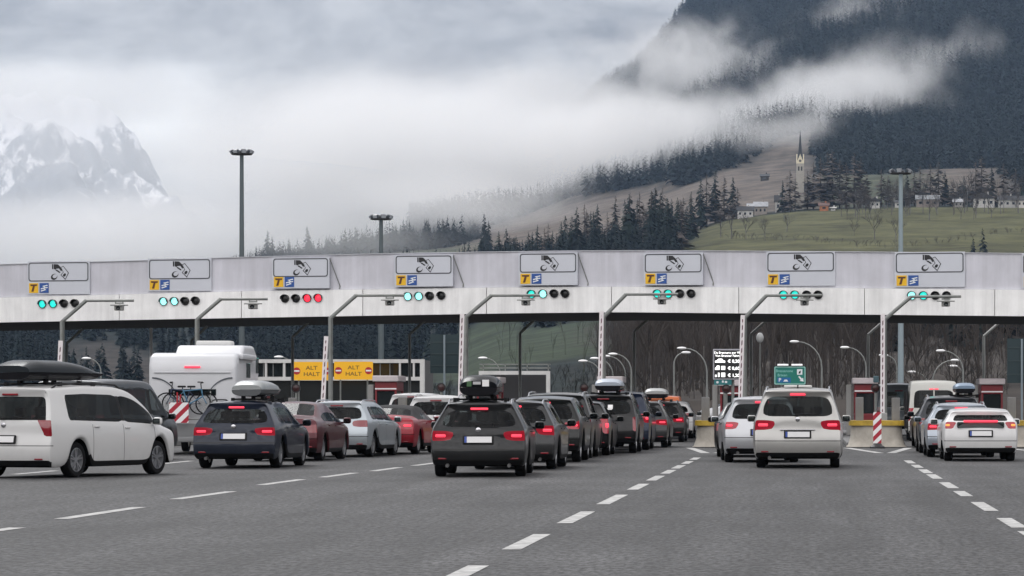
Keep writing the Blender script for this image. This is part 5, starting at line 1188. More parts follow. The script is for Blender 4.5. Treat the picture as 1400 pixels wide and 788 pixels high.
Q['sharan'] = car('minivan', 'large pale silver minivan with both lamps red, alone in its lane', 'car', GX(1090.5, 72), 72, .3, silver('warm_silver', (.40, .395, .38), seams=(1.45, 2.45, 3.55), bump=.60), **mixd(MPV, lit=True, strip=.78, antenna=True, zr=[0.23, 0.33, 0.595, 0.84, 1.06, 1.13, 1.58, 1.66]))
b = MB(); b.rbox((0, 1.0, 1.80), (.62, .35, .05), .02); b.build('roof_hatch', mat('warm_white', (.6, .6, .58), .4), Q['sharan'][0])
Q['civic'] = car('hatchback', 'white hatchback with a dark rear and amber-red lamps at the right', 'car', GX(1341, 80.5), 80.5, 0, paint('pearl_white', (0.636, 0.636, 0.636), 0, seams=(1.15, 1.95, 2.95), bump=.50), **mixd(HATCH, W=1.80, zr=[0.22, 0.32, 0.57, 0.8, 0.97, 0.985, 1.135, 1.19], H=1.27, wid=[.90, .97, .985, .97, .94, .92, .82, .77], roofw=[(0, .76), (.6, .76), (2.4, .72), (3.2, .8), (4.0, .78)], yr=[.14, .05, .0, .06, .10, .13, .42, .38], top=[(0, 1.19), (.5, 1.22), (1.2, 1.27), (2.0, 1.27), (2.45, 1.22), (3.25, .93), (3.9, .82), (4.3, .70)], belt=[(0, .985), (1, .96), (2.4, .92), (3.2, .88), (3.9, .8), (4.3, .68)], lit=True, lampel=lamp_or, lampc=.74, cols=[-1, -.86, -.74, -.3, 0, .3, .74, .86, 1], winc=.86, wiper=False, exhaust=0, plate_z=.68, brake=False, badge=False, rwin=(5, 6)))
rc = Q['civic'][2]; b = MB(); b.rbox((0, rc(0, .89) + .015, .89), (1.16, .07, .15), .03); b.build('dark_rear_panel', glass_c, Q['civic'][0])
b = MB(); b.rbox((0, rc(0, .98) - .01, .98), (.84, .07, .055), .015); b.build('spoiler_light', lampb, Q['civic'][0])
car('estate_car', 'silver-blue estate car directly in front of the white hatchback', 'car', 3.98, 86, 0, silver('ice_blue', (.36, .40, .45)), lit=True, H=1.40, L=4.4, wb=2.6, top=[(0, 1.35), (.45, 1.36), (1.2, 1.40), (2.2, 1.40), (2.75, 1.34), (3.4, .97), (4.1, .84), (4.4, .72)], zr=[0.22, 0.32, 0.528, 0.72, 0.9, 0.985, 1.26, 1.35])
Q['rsuv'] = car('off_roader', 'dark off-roader with a roof load ahead of the silver-blue estate', 'car', 4.02, 93, 0, paint('charcoal', (.03, .034, .04), .4), **mixd(SUV, lit=False, H=1.60, top=[(0, 1.53), (.4, 1.55), (1.3, 1.60), (2.3, 1.59), (2.75, 1.52), (3.5, 1.06), (4.2, .95), (4.6, .80)], zr=[0.31, 0.41, 0.623, 0.82, 1, 1.06, 1.44, 1.53]))
car('hatchback', 'small dark red-lamped hatchback in front of the white van', 'car', 4.2, 104.5, 0, paint('dark_brown', (.028, .020, .020), .4), **mixd(HATCH, lit=True, H=1.28, zr=[0.22, 0.32, 0.57, 0.8, 0.94, 0.97, 1.15, 1.22], top=[(0, 1.22), (.5, 1.24), (1.2, 1.28), (2.0, 1.28), (2.45, 1.23), (3.25, .93), (3.9, .82), (4.3, .70)], belt=[(0, .97), (1, .95), (2.4, .92), (3.2, .88), (3.9, .8), (4.3, .68)]))
Q['van'] = car('panel_van', 'white panel van with two dark rear windows and a dark left side', 'van', GX(1277, 122), 122, 0, paint('van_white', (0.568, 0.568, 0.533), 0, rough=.4), **mixd(VAN, W=1.86, lit=True))
b = MB(); b.rbox((0, .09, 1.56), (.05, .06, .78), .01); b.build('door_divider', paint('van_white', (0.568, 0.568, 0.533)), Q['van'][0])
b = MB()
for s_ in (-1,): b.rbox((s_ * .965, 2.4, 1.15), (.03, 4.2, 1.4), .01)
b.build('dark_left_side', trim_m, Q['van'][0])  # dark sheet over the left side only
car('camper_van', 'grey camper van ahead of the white panel van', 'van', GX(1229, 142), 142, 0, paint('camper_grey', (.16, .18, .20), .3), **mixd(VAN, lit=False, H=2.35, W=1.9))
# the white minivan that swings across the lanes at the left, and the dark van beyond it
wm = paint('minivan_white', (0.568, 0.568, 0.563), 0, seams=(1.6, 2.75, 3.95), bump=.62, zt=1.02)
hd_ = 18.5
Yw, Xw = 63.3, GX(99, 63.3)     # rear right wheel contact
cs, sn = math.cos(R(hd_)), math.sin(R(hd_))
ox_, oy_ = .865, 1.12
Q['white'] = car('minivan', 'white minivan with a black roof box swinging across the lanes at the left edge', 'car', Xw - (ox_ * cs + oy_ * sn), Yw - (-ox_ * sn + oy_ * cs), hd_, wm,
    **mixd(MPV, L=5.14, W=2.0, H=1.76, ro=1.12, wb=3.08, lit=False, lampc=.80, cols=[-1, -.92, -.80, -.3, 0, .3, .80, .92, 1], winc=.92, lamprows=(3, 5), zr=[0.23, 0.33, 0.574, 0.8, 1, 1.1, 1.56, 1.68],
           belt=[(0, 1.10), (1, 1.09), (3.2, 1.04), (4.1, 1.0), (4.8, .88), (5.14, .74)], top=[(0, 1.68), (.4, 1.71), (1.6, 1.76), (2.9, 1.74), (3.4, 1.66), (4.3, 1.05), (4.8, .92), (5.14, .76)], plan=[(0, .94), (.25, .98), (.9, 1), (4.0, 1), (4.8, .95), (5.14, .8)], sidewin=(.75, 4.0), pillars=[(1.7, .05), (2.8, .06)], screen=(3.35, 4.25), seams=[1.6, 2.75, 3.95], bow=.10, rail_mat=trim_m))
b = MB()
for s_ in (1,): b.rbox((s_ * 1.005, 2.66, .56), (.03, 2.0, .035), .01)
b.build('rubbing_strip', mat('grey_strip', (.12, .12, .12), .5), Q['white'][0])
car('passenger_van', 'dark grey passenger van between the white minivan and the motorhome', 'van', -18.15, 80.2, 12, paint('van_graphite', (.045, .05, .055), .5, seams=(1.9, 3.0, 4.1)), **mixd(VAN, L=4.9, W=1.92, H=2.0, wb=3.0, lit=False, windows='glass', sidewin=(.5, 4.1), pillars=[(1.7, .14), (3.0, .14)], zr=[0.29, 0.39, 0.572, 0.74, 1.02, 1.12, 1.78, 1.92], belt=[(0, 1.12), (3.4, 1.1), (4.2, 1.0), (4.7, .9), (4.9, .8)], top=[(0, 1.92), (.4, 1.97), (2.8, 2.0), (3.3, 1.92), (4.2, 1.12), (4.7, .98), (4.9, .85)], screen=(3.3, 4.15), roofw=[(0, .82), (3.2, .80), (4.2, .9)]))
# --- roof boxes
def roof_box(name, label, root_z, x, y, z, L, W, H, lid, tray, tilt=0.0, hd=0.0, split=.42, taper=.55, extras=None):
    base, zt, _ = root_z
    h = base.rotation_euler.z; T = Matrix.Rotation(h, 4, 'Z')
    loc = base.location + T @ Vector((x, y, z))
    root = empty(name, loc, h + R(hd), label, 'roof box', 'roof boxes')
    root.rotation_euler.x = R(tilt)
    def loft(z0, z1, nmz, zoff=0):
        b = MB(); n = 28; rings = []
        secs = 15
        for i in range(secs):
            t = i / (secs - 1); yy = -L / 2 + L * t
            e = math.sin(math.pi * min(1, max(0, .5 * min(1, t / .10)))) if t < .10 else (math.cos(math.pi / 2 * max(0, (t - (1 - taper)) / taper)) ** .55 if t > 1 - taper else 1)
            e = max(e, .10 if t > .5 else .72)
            w_ = W * (.9 + .1 * min(1, t / .2)) * (1 if t < .7 else max(.62, 1 - (t - .7) * 1.1)); hh = H * e
            ring = []
            for k in range(n):
                a = 6.2832 * k / n; cx, sz_ = math.cos(a), math.sin(a)
                px_ = math.copysign(abs(cx) ** .62, cx) * w_ / 2; pz_ = math.copysign(abs(sz_) ** .75, sz_)
                pz_ = H * split + (pz_ * (hh - H * split) if pz_ > 0 else pz_ * H * split * (.65 + .35 * e)) if hh > H * split else H * split + pz_ * .03
                pz_ = min(max(pz_, z0 * H), z1 * H)
                ring.append((px_, yy, pz_))
            rings.append(ring)
        vs = [p_ for r_ in rings for p_ in r_]
        fs = [(i * n + k, i * n + (k + 1) % n, (i + 1) * n + (k + 1) % n, (i + 1) * n + k) for i in range(secs - 1) for k in range(n)] + [tuple(range(n))[::-1], tuple((secs - 1) * n + k for k in range(n))]
        b.add(vs, fs); return b
    loft(0, split, 'tray').build('tray', tray, root, smooth=True)
    loft(split + .02, 1.0, 'lid').build('lid', lid, root, smooth=True)
    b = MB()
    for yy in (-L * .22, L * .2):
        b.tube([(-W * .62, yy, -.055), (W * .62, yy, -.055)], .022, 6)
        for s_ in (-1, 1): b.box((s_ * W * .3, yy, -.03), (.08, .07, .08)); b.box((s_ * W * .62, yy, -.075), (.06, .09, .10))
    b.build('crossbar', trim_m, root)
    if extras: extras(root, L, W, H)
    return root
gl = lambda nm, c: mat(nm, c, .22, spec=.12)
def dark_lid_extras(root, L, W, H):
    b = MB(); b.box((.14, -L / 2 - .006, H * .62), (.13, .012, .13)); b.build('white_label', whitew, root)
    b = MB(); b.box((-.03, -L / 2 - .006, H * .62), (.15, .012, .055)); b.build('grey_label', mat('grey_label', (.45, .45, .46), .4), root)
    b = MB(); b.box((-.18, -L / 2 - .005, H * .58), (.09, .012, .10)); b.build('green_label', mat('green_label', (.05, .12, .05), .5), root)
roof_box('roof_box', 'rounded black roof box with small pale labels on its back, on the nearest dark estate', Q['estate'], -.02, 1.50, 1.56, 2.1, .80, .42, gl('box_black', (.006, .007, .009)), gl('box_black_low', (.010, .010, .012)), extras=dark_lid_extras, taper=.5)
roof_box('roof_box', 'flat light grey roof box on the navy estate', Q['navy'], .25, 1.62, 1.57, 2.0, .74, .36, silver('box_grey', (.34, .36, .36)), gl('box_grey_low', (.10, .105, .11)), taper=.6, hd=-4)
roof_box('roof_box', 'silver-blue roof box on the black off-roader', Q['black'], .12, 1.55, 1.76, 2.0, .80, .36, silver('box_silver_blue', (.42, .47, .54)), gl('box_black_low', (.010, .010, .012)), taper=.5)
roof_box('roof_box', 'pale grey roof box far along the queue, on a dark estate', Q['far'], -.15, 1.55, 1.58, 2.0, .86, .38, silver('box_pale', (.40, .41, .41)), gl('box_black_low', (.010, .010, .012)), taper=.5)
roof_box('roof_box', 'long black roof box on the white minivan', Q['white'], 0, 1.75, 1.86, 2.9, .95, .40, gl('box_graphite', (.022, .026, .030)), gl('box_black_low', (.010, .010, .012)), taper=.6, split=.38)
roof_box('roof_box', 'small blue-grey roof box on the dark off-roader at the right', Q['rsuv'], .40, 1.5, 1.70, 1.8, .62, .30, silver('box_blue', (.22, .30, .40)), gl('box_black_low', (.010, .010, .012)), taper=.5)
# --- motorhome with bicycles on its rear carrier
mh_w = mat('motorhome_white', (.58, .59, .61), .35, coat=.3, noise=.06, nscale=.8); mh_g = mat('motorhome_grey', (.22, .225, .23), .5); decal = mat('dark_decal', (.06, .07, .085), .4)
MX, MY, MHR = GX(263, 91), 91.0, 3.5
mh = empty('motorhome', (MX, MY, 0), R(MHR), 'large white motorhome carrying bicycles on its rear', 'motorhome')
W2 = 1.2
def side_prism(poly, x0, x1, mb, bev=0.0):
    bm = bmesh.new(); v0 = [bm.verts.new((x0, y, z)) for y, z in poly]; v1 = [bm.verts.new((x1, y, z)) for y, z in poly]; m_ = len(poly)
    bm.faces.new(v0); bm.faces.new(v1[::-1])
    for i in range(m_): bm.faces.new((v0[i], v1[i], v1[(i + 1) % m_], v0[(i + 1) % m_])[::-1])
    bmesh.ops.recalc_face_normals(bm, faces=bm.faces)
    if bev: bmesh.ops.bevel(bm, geom=list(bm.edges), offset=bev, segments=4, affect='EDGES', profile=.5)
    mb.bm(bm)
b = MB(); side_prism([(0, .75), (.02, 2.45), (.16, 2.74), (.6, 2.82), (4.6, 2.84), (5.6, 2.72), (6.0, 2.3), (5.6, 1.95), (5.0, 1.9), (5.0, .75)], -W2, W2, b, .12); b.build('living_box', mh_w, mh, smooth=True)
b = MB(); side_prism([(1.5, 2.70), (2.4, 3.06), (4.8, 3.08), (5.7, 2.8), (5.9, 2.5)], -.72, W2 - .02, b, .10); b.build('raised_roof', mh_w, mh, smooth=True)
b = MB(); side_prism([(4.9, .45), (4.9, 1.95), (5.5, 1.9), (6.3, 1.2), (7.0, 1.05), (7.1, .45)], -.98, .98, b, .08); b.build('cab', mh_w, mh, smooth=True)
b = MB(); side_prism([(5.45, 1.18), (5.45, 1.85), (5.55, 1.86), (6.15, 1.25)], -.992, .992, b); b.build('cab_window', glass_c, mh)
b = MB(); b.rbox((0, .06, .60), (2.34, .2, .52), .05); b.rbox((0, .0, .42), (2.2, .12, .16), .04); b.build('bumper', mh_g, mh, smooth=True)
b = MB(); b.rbox((0, 2.9, .55), (2.2, 5.0, .36), .04); b.build('skirt', mat('skirt_grey', (.06, .06, .065), .6), mh)
b = MB(); b.rbox((0, -.006, 2.42), (.44, .04, .05), .012); b.build('brake_light', lampb, mh)
b = MB(); b.rbox((0, -.004, 2.27), (2.1, .03, .035), .01); b.build('ledge', mat('motorhome_ledge_grey', (.5, .51, .53), .4), mh)  # ledge a little darker than the white body
b = MB(); b.rbox((.0, -.004, 1.72), (1.3, .02, .18), .01); b.build('rear_window', glass_c, mh)
for s_ in (-1, 1):
    pts = []
    for k in range(11):
        a = R(90 * k / 10); pts.append((s_ * (1.10 - .72 * math.sin(a)), -.004, 1.40 + .72 * math.cos(a)))
    b = MB()
    for (p0, p1) in zip(pts, pts[1:]): b.add([(p0[0], -.012, p0[2] - .02), (p1[0], -.012, p1[2] - .02), (p1[0], -.012, p1[2] + .02), (p0[0], -.012, p0[2] + .02)], [(0, 1, 2, 3) if s_ < 0 else (3, 2, 1, 0)])
    b.build('decal', decal, mh)
    b = MB(); b.rbox((s_ * .98, -.01, .80), (.30, .06, .14), .03); b.build('tail_lamp', lampd, mh)
    b = MB(); b.rbox((s_ * (W2 + .0), 3.0, 2.35), (.04, .9, .42), .03); b.build('side_window', glass_c, mh)
    b = MB(); b.rbox((s_ * (W2 + .0), 5.4, 2.52), (.05, .62, .46), .06); b.build('overcab_window', glass_c, mh)
    b = MB()
    b.add([(s_ * (W2 + .006), .6, 1.85), (s_ * (W2 + .006), 3.6, 1.2), (s_ * (W2 + .006), 3.6, 1.32), (s_ * (W2 + .006), .6, 1.98)], [(3, 2, 1, 0) if s_ < 0 else (0, 1, 2, 3)]); b.build('side_decal', decal, mh)
b = MB(); b.rbox((W2 + .06, 2.4, 2.72), (.14, 3.4, .16), .05); b.build('awning', mat('awning_grey', (.50, .51, .53), .4), mh, smooth=True)
b = MB(); b.rbox((.25, 3.2, 3.12), (1.0, .8, .16), .05, seg=3); b.build('roof_vent', mat('vent_grey', (.58, .58, .57), .5), mh, smooth=True)
for s_ in (-1, 1):
    b = MB(); b.rbox((s_ * (W2 + .2), 5.5, 1.6), (.16, .1, .34), .04); b.box((s_ * W2, 5.5, 1.6), (.4, .04, .04)); b.build('wing_mirror', trim_m, mh)
ta, ri = wheel_meshes(.36)
for yc in (1.6, 6.1):
    for s_ in (-1, 1):
        wo = bpy.data.objects.new('wheel', ta); C.objects.link(wo); wo.parent = mh; wo.location = (s_ * .95, yc, .36)
        if s_ < 0: wo.rotation_euler = (0, 0, math.pi)
        link_mesh('rim', ri, wo)
b = MB(); b.tube([(-.8, -.02, 1.0), (-.8, -.45, .98), (.8, -.45, .98), (.8, -.02, 1.0)], .025, 6); b.tube([(-.5, -.02, 1.75), (-.5, -.3, 1.1), (-.5, -.42, .98)], .02, 6); b.tube([(.5, -.02, 1.75), (.5, -.3, 1.1), (.5, -.42, .98)], .02, 6); b.build('bike_carrier', steel, mh)
T_mh = Matrix.Translation((MX, MY, 0)) @ Matrix.Rotation(R(MHR), 4, 'Z')
def bicycle(label, col, dx, dy, flip):
    loc = T_mh @ Vector((dx, dy, 1.12)); root = empty('bicycle', loc, R(MHR + (180 if flip else 0)), label, 'bicycle', 'bicycles on the motorhome'); root.scale = (.88, .88, .88)
    r = .33
    for s_, nm in ((-.52, 'wheel'), (.52, 'wheel')):
        pts = [(s_ + r * math.cos(6.2832 * k / 24), 0, r + r * math.sin(6.2832 * k / 24)) for k in range(25)]
        b = MB(); b.tube(pts, .022, 6)
        wo = b.build('wheel', tyre_m, root, smooth=True)
        b = MB()
        for k in range(9): a = 3.1416 * k / 9; b.tube([(s_ - r * math.cos(a), 0, r - r * math.sin(a)), (s_ + r * math.cos(a), 0, r + r * math.sin(a))], .003, 4)
        b.build('spokes', steel, wo)
    fm = mat('bike_' + col[0], col[1], .3, coat=.5)
    bbk, seat_t, head_b, head_t = (-.05, 0, .30), (-.22, 0, .78), (.40, 0, .55), (.36, 0, .78)
    b = MB(); b.tube([bbk, seat_t], .022, 6); b.tube([(-.20, 0, .72), head_t], .022, 6); b.tube([bbk, head_b], .026, 6); b.tube([head_b, head_t], .024, 6); b.tube([bbk, (-.52, 0, .33)], .014, 6); b.tube([(-.2, 0, .70), (-.52, 0, .33)], .012, 6); b.tube([head_b, (.52, 0, .33)], .018, 6); b.build('frame', fm, root, smooth=True)
    b = MB(); b.rbox((-.25, 0, .86), (.26, .13, .06), .03); b.tube([seat_t, (-.24, 0, .85)], .014, 6); b.build('saddle', trim_m, root)
    b = MB(); b.tube([(.36, 0, .78), (.34, 0, .96), (.40, 0, .98)], .016, 6); b.tube([(.36, -.30, 1.0), (.41, -.1, .98), (.41, .1, .98), (.36, .30, 1.0)], .014, 6); b.tube([(.36, -.30, 1.0), (.28, -.33, 1.0)], .02, 6); b.tube([(.36, .30, 1.0), (.28, .33, 1.0)], .02, 6); b.build('handlebar', trim_m, root)
    b = MB(); b.lathe([(.10, -.01), (.10, .01)], 16, Matrix.Translation(bbk) @ Matrix.Rotation(R(90), 4, 'X')); b.tube([(bbk[0], -.05, bbk[2]), (bbk[0] + .1, -.06, bbk[2] - .13)], .012, 5); b.build('crank', dark, root)
bicycle('dark blue bicycle nearest the motorhome rear wall', ('navy', (.015, .03, .08)), -.22, -.22, True)
bicycle('light blue bicycle outermost on the motorhome carrier', ('sky', (.05, .16, .26)), -.02, -.40, False)
loc = T_mh @ Vector((-.30, -.52, 1.0)); root = empty('warning_board', loc, R(MHR), 'red and white striped warning board hung on the bicycles', 'warning board')
b = MB(); b.prism(rrect(.53, .56, .03), .02, front(0, 0, .16)); b.build('board', chev, root)
b = MB(); b.tube([(-.05, .02, .38), (-.05, .03, .72)], .02, 6); b.tube([(.02, .02, .38), (.04, .03, .66)], .02, 6); b.build('red_strap', redw, root)
# ================================================================ trees, village, church
def hza(X, Y): return float(hz(np.array([X]), np.array([Y]))[0])
def conifer(seed, whorls=13, blades=9, spread=.19, droop=.35, jit=.3):
    """unit-height crown of drooping branch blades scattered up the stem: V, F arrays"""
    r = np.random.RandomState(seed); V = []; Fq = []
    gap = r.uniform(0, 6.28, 3)
    for i in range(whorls * blades):
        t = ((i + r.uniform(0, 1)) / (whorls * blades)) ** 1.12; z = .08 + .90 * t
        a = r.uniform(0, 6.28)
        rad = spread * (1 - t) ** .8 * (1 + .22 * math.sin(a * 2 + gap[0]) * math.sin(z * 17 + gap[1])) + .012
        l = rad * r.uniform(1 - jit, 1 + jit); w_ = l * r.uniform(.22, .42)
        ca, sa = math.cos(a), math.sin(a); o = len(V)
        zt = z + l * r.uniform(.05, .35); ze = z - l * droop * r.uniform(.3, 1.7)
        V += [(0, 0, zt), (ca * l * .6 - sa * w_, sa * l * .6 + ca * w_, z - l * droop * .4 - .01), (ca * l, sa * l, ze), (ca * l * .6 + sa * w_, sa * l * .6 - ca * w_, z - l * droop * .2)]
        Fq.append((o, o + 1, o + 2, o + 3))
    V += [(-.006, 0, .8), (.006, 0, .8), (.003, 0, 1.0), (-.003, 0, 1.0)]; Fq.append((len(V) - 4, len(V) - 3, len(V) - 2, len(V) - 1))
    return np.array(V), np.array(Fq)
def twig_tree(seed, depth=4, n0=5, lean=.5, thick=.02, narrow=.0):
    """bare broad-leaved tree of unit height: trunk and limbs as thin crossed ribbons"""
    r = np.random.RandomState(seed); V = []; Fq = []; trunkV = []; trunkF = []
    def rib(a, b, w0, w1, T, Fc):
        d = b - a; d = d / (np.linalg.norm(d) + 1e-9); s = np.cross(d, r.normal(size=3)); s /= np.linalg.norm(s) + 1e-9
        s2 = np.cross(d, s)
        for q in (s, s2):
            o = len(T); T += [a - q * w0, a + q * w0, b + q * w1, b - q * w1]; Fc.append((o, o + 1, o + 2, o + 3))
    def grow(p, d, l, w_, dep):
        e = p + d * l
        rib(p, e, w_, w_ * .65, V if dep < depth else trunkV, Fq if dep < depth else trunkF)
        if dep == 0: return
        for k in range(r.randint(3, 5)):
            nd_ = d + r.normal(size=3) * lean; nd_[2] = nd_[2] * .8 + .25 + narrow; nd_ /= np.linalg.norm(nd_)
            grow(p + d * l * r.uniform(.45, 1.0), nd_, l * r.uniform(.5, .78), w_ * .5, dep - 1)
    grow(np.zeros(3), np.array([r.normal() * .04, r.normal() * .04, 1.0]), .36, thick, depth)
    V = np.array(V); T = np.array(trunkV); h = V[:, 2].max(); return V / h, np.array(Fq), T / h, np.array(trunkF)
def leaf_mat(name, c, var=.5):
    m = bpy.data.materials.new(name); m.use_nodes = True; t = m.node_tree; b = t.nodes['Principled BSDF']; b.inputs['Roughness'].default_value = .9; b.inputs['Specular IOR Level'].default_value = .1
    g = t.nodes.new('ShaderNodeNewGeometry'); n = t.nodes.new('ShaderNodeTexNoise'); n.inputs['Scale'].default_value = .12; n.inputs['Detail'].default_value = 5; t.links.new(g.outputs['Position'], n.inputs['Vector'])
    r = t.nodes.new('ShaderNodeValToRGB'); r.color_ramp.elements[0].position = .32; r.color_ramp.elements[1].position = .68
    r.color_ramp.elements[0].color = (*[v * (1 - var) for v in c], 1); r.color_ramp.elements[1].color = (*[v * (1 + var) for v in c], 1)
    t.links.new(n.outputs[0], r.inputs[0]); t.links.new(r.outputs[0], b.inputs['Base Color']); return m
spr_m = leaf_mat('spruce_needles', (.014, .022, .018)); lar_m = leaf_mat('larch_twigs', (.105, .088, .078)); bark_m = mat('bark', (.05, .04, .034), .9); twig_m = leaf_mat('bare_twigs', (.075, .066, .061), .3); pale_bark = mat('pale_bark', (.16, .15, .14), .9, noise=.3, nscale=.6)
far_m = leaf_mat('far_spruce', (.011, .018, .019), .6)
def trunk_mesh(r0=.016):
    b = MB(); b.tube([(0, 0, -.06), (0, 0, .5), (0, 0, .96)], [r0, r0 * .6, r0 * .15], 7); o = b.build('trunk', bark_m, smooth=True); me = o.data; bpy.data.objects.remove(o); return me
tr_me = trunk_mesh()
SPR = [fast_mesh('spruce_crown', *conifer(s, 14, 9), spr_m) for s in (1, 2, 3, 4)]
LAR = [fast_mesh('larch_crown', *conifer(s, 12, 8, .19, .05, .6), lar_m) for s in (11, 12, 13, 14)]
BARE = []
for s in (21, 22, 23, 24):
    v, f, tv, tf = twig_tree(s, 5, narrow=.25 if s < 23 else .1, thick=.014)
    BARE.append((fast_mesh('bare_crown', v, f, twig_m), fast_mesh('bare_trunk', tv, tf, pale_bark)))
def tree(kind, px, Y, h, label, group, wide=1.0):
    X = GX(px, Y); z = hza(X, Y) if Y > 262 else -.3
    nm, crown, trunk = {'s': ('spruce_tree', rnd.choice(SPR), tr_me), 'l': ('larch_tree', rnd.choice(LAR), tr_me), 'b': ('bare_tree',) + rnd.choice(BARE)}[kind]
    root = empty(nm, (X, Y, z - .3), rnd.uniform(0, 6.28), label, 'tree', group); s = h * wide
    a = link_mesh('crown', crown, root); b = link_mesh('trunk', trunk, root)
    for o in (a, b): o.scale = (s, s, h)
# wood on the shoulder of the hill, left of the meadow
rw_ = random.Random(5)
for k in range(64):
    px = rw_.uniform(742, 948); Y = rw_.uniform(1600, 1900); top = lerp_tab([(740, 312), (780, 285), (840, 270), (900, 258), (948, 268)], px) + rw_.uniform(-6, 26)
    base = HY - (hza(GX(px, Y), Y) - CH) * F / Y; h = max(14, (base - top) * Y / F)
    tree('s' if rw_.random() < .5 else 'l', px, Y, min(h, 36), 'dark tree crowded in the wood on the slope left of the meadow', 'trees of the slope wood', rw_.uniform(.85, 1.15))
for k in range(22):
    px = rw_.uniform(622, 742); Y = rw_.uniform(1650, 1900); top = lerp_tab([(620, 340), (660, 322), (690, 312), (740, 308)], px) + rw_.uniform(-3, 18)
    base = HY - (hza(GX(px, Y), Y) - CH) * F / Y
    tree('s', px, Y, min(30, max(12, (base - top) * Y / F)), 'dark spruce in the low wood by the white gully, below the cloud', 'trees of the low wood')
# trees of the village
for px, Y, top, kd in ((958, 1960, 246, 's'), (966, 1985, 238, 'l'), (978, 1990, 232, 's'), (990, 1975, 236, 'l'), (1002, 1985, 240, 's'), (1008, 1970, 258, 'l'), (945, 1965, 262, 's'), (934, 1955, 268, 'l'), (1070, 1985, 246, 's'), (1080, 1975, 233, 's'), (1087, 1990, 240, 's'), (1104, 2000, 232, 'l'), (1112, 2010, 222, 'l'), (1122, 1995, 214, 'l'), (1131, 2005, 206, 's'), (1138, 2000, 204, 'l'), (1148, 2010, 216, 's'), (1157, 1990, 222, 'l'), (1168, 2005, 208, 'l'), (1176, 2010, 214, 's'), (1184, 1990, 232, 'l'), (1205, 2005, 228, 'l'), (1214, 2010, 238, 's'), (1226, 1990, 244, 'l'), (1240, 2000, 236, 's'), (1250, 2000, 230, 'l'), (1258, 2010, 226, 's'), (1272, 2000, 222, 'l'), (1283, 2005, 222, 'l'), (1292, 2010, 232, 's'), (1303, 2000, 244, 'l'), (1318, 2005, 240, 's'), (1334, 2010, 218, 'l'), (1342, 2010, 214, 'l'), (1356, 2015, 226, 's'), (1372, 2020, 222, 'l'), (1388, 2020, 228, 'l'), (1399, 2010, 236, 's')):
    base = HY - (hza(GX(px, Y), Y) - CH) * F / Y
    lb = 'tall dark tree among the village trees left of the church' if px < 1062 else 'tall dark tree of the row beside and right of the church' if px < 1195 else 'dark tree of the village row behind the right lamp mast'
    kd = 'l' if rnd.random() < .45 else kd
    tree(kd, px, Y, (base - top + rnd.uniform(-3, 3)) * Y / F, lb, 'village trees left' if px < 1062 else 'village trees by the church' if px < 1195 else 'village trees right', 1.25 if kd == 'l' else 1.05)
for px, Y, h in ((1219, 1840, 22), (1238, 1850, 18), (1262, 1850, 23), (1281, 1830, 16), (1322, 1870, 26), (1346, 1860, 18), (1368, 1840, 22), (1392, 1850, 24), (1020, 1640, 16), (1046, 1620, 14), (1076, 1700, 15), (1168, 1640, 12), (1196, 1600, 15), (1225, 1580, 14), (1000, 1650, 18), (985, 1700, 19)) + tuple((rw_.uniform(1150, 1400), rw_.uniform(1780, 1920), rw_.uniform(11, 20)) for _ in range(34)):
    tree('b', px, Y, h, 'leafless tree standing on the green meadow below the village', 'leafless meadow trees', .9)
# lone spruces that rise out of the fog at the left
for px, Y, h in ((366, 2500, 30), (372, 2480, 24), (420, 2600, 36), (446, 2550, 22), (472, 2600, 30), (486, 2550, 24), (520, 2650, 30), (548, 2500, 22), (662, 2250, 27), (668, 2240, 22), (605, 2450, 22), (395, 2520, 22), (350, 2500, 20)):
    tree('s', px, Y, h, 'bluish spruce silhouette half lost in the fog at left', 'spruces in the fog')
# pale leafless trees behind the booths
for px, Y, h in ((884, 330, 11), (925, 345, 13), (962, 320, 12), (1000, 350, 14), (1068, 335, 13), (1078, 330, 12), (1105, 360, 14), (1118, 345, 13), (1150, 350, 14), (1166, 330, 12), (1188, 365, 13), (1206, 340, 12), (1252, 350, 12), (1296, 340, 11), (1340, 360, 13), (1372, 345, 12)):
    tree('b', px, Y, h, 'pale leafless tree in the brown wood behind the booths', 'leafless trees behind the booths', .75)
# woods that read as one mass
def scatter(name, protos, n, pr, yr_, pick, hr, m, seed, wide=(.85, 1.2)):
    r = np.random.RandomState(seed); Vs = []; Fs = []; off = 0
    Y = np.sqrt(r.uniform(yr_[0] ** 2, yr_[1] ** 2, n)); px = r.uniform(pr[0], pr[1], n); X = (px - VX) * Y / F
    keep = pick(X, Y, px); X, Y = X[keep], Y[keep]; Z = hz(X, Y)
    which = r.randint(0, len(protos), len(X)); hh = r.uniform(hr[0], hr[1], len(X)) * (1 + .25 * np.sin(X / 60) * np.sin(Y / 90)); ww = hh * r.uniform(wide[0], wide[1], len(X)); aa = r.uniform(0, 6.28, len(X))
    for w_, (pv, pf) in enumerate(protos):
        s = which == w_; c, s_ = np.cos(aa[s])[:, None], np.sin(aa[s])[:, None]; k = s.sum()
        if not k: continue
        x = (pv[None, :, 0] * c - pv[None, :, 1] * s_) * ww[s][:, None] + X[s][:, None]; y = (pv[None, :, 0] * s_ + pv[None, :, 1] * c) * ww[s][:, None] + Y[s][:, None]; z = pv[None, :, 2] * hh[s][:, None] + Z[s][:, None] - .5
        Vs.append(np.stack([x, y, z], -1).reshape(-1, 3)); Fs.append((pf[None] + (np.arange(k) * len(pv))[:, None, None] + off).reshape(-1, 4)); off += k * len(pv)
    me = fast_mesh(name, np.concatenate(Vs), np.concatenate(Fs), m)
    return tag(link_mesh(name, me), kind='stuff')
dens = [conifer(s, 11, 9, .20, .3, .35) for s in (38, 39, 40)]
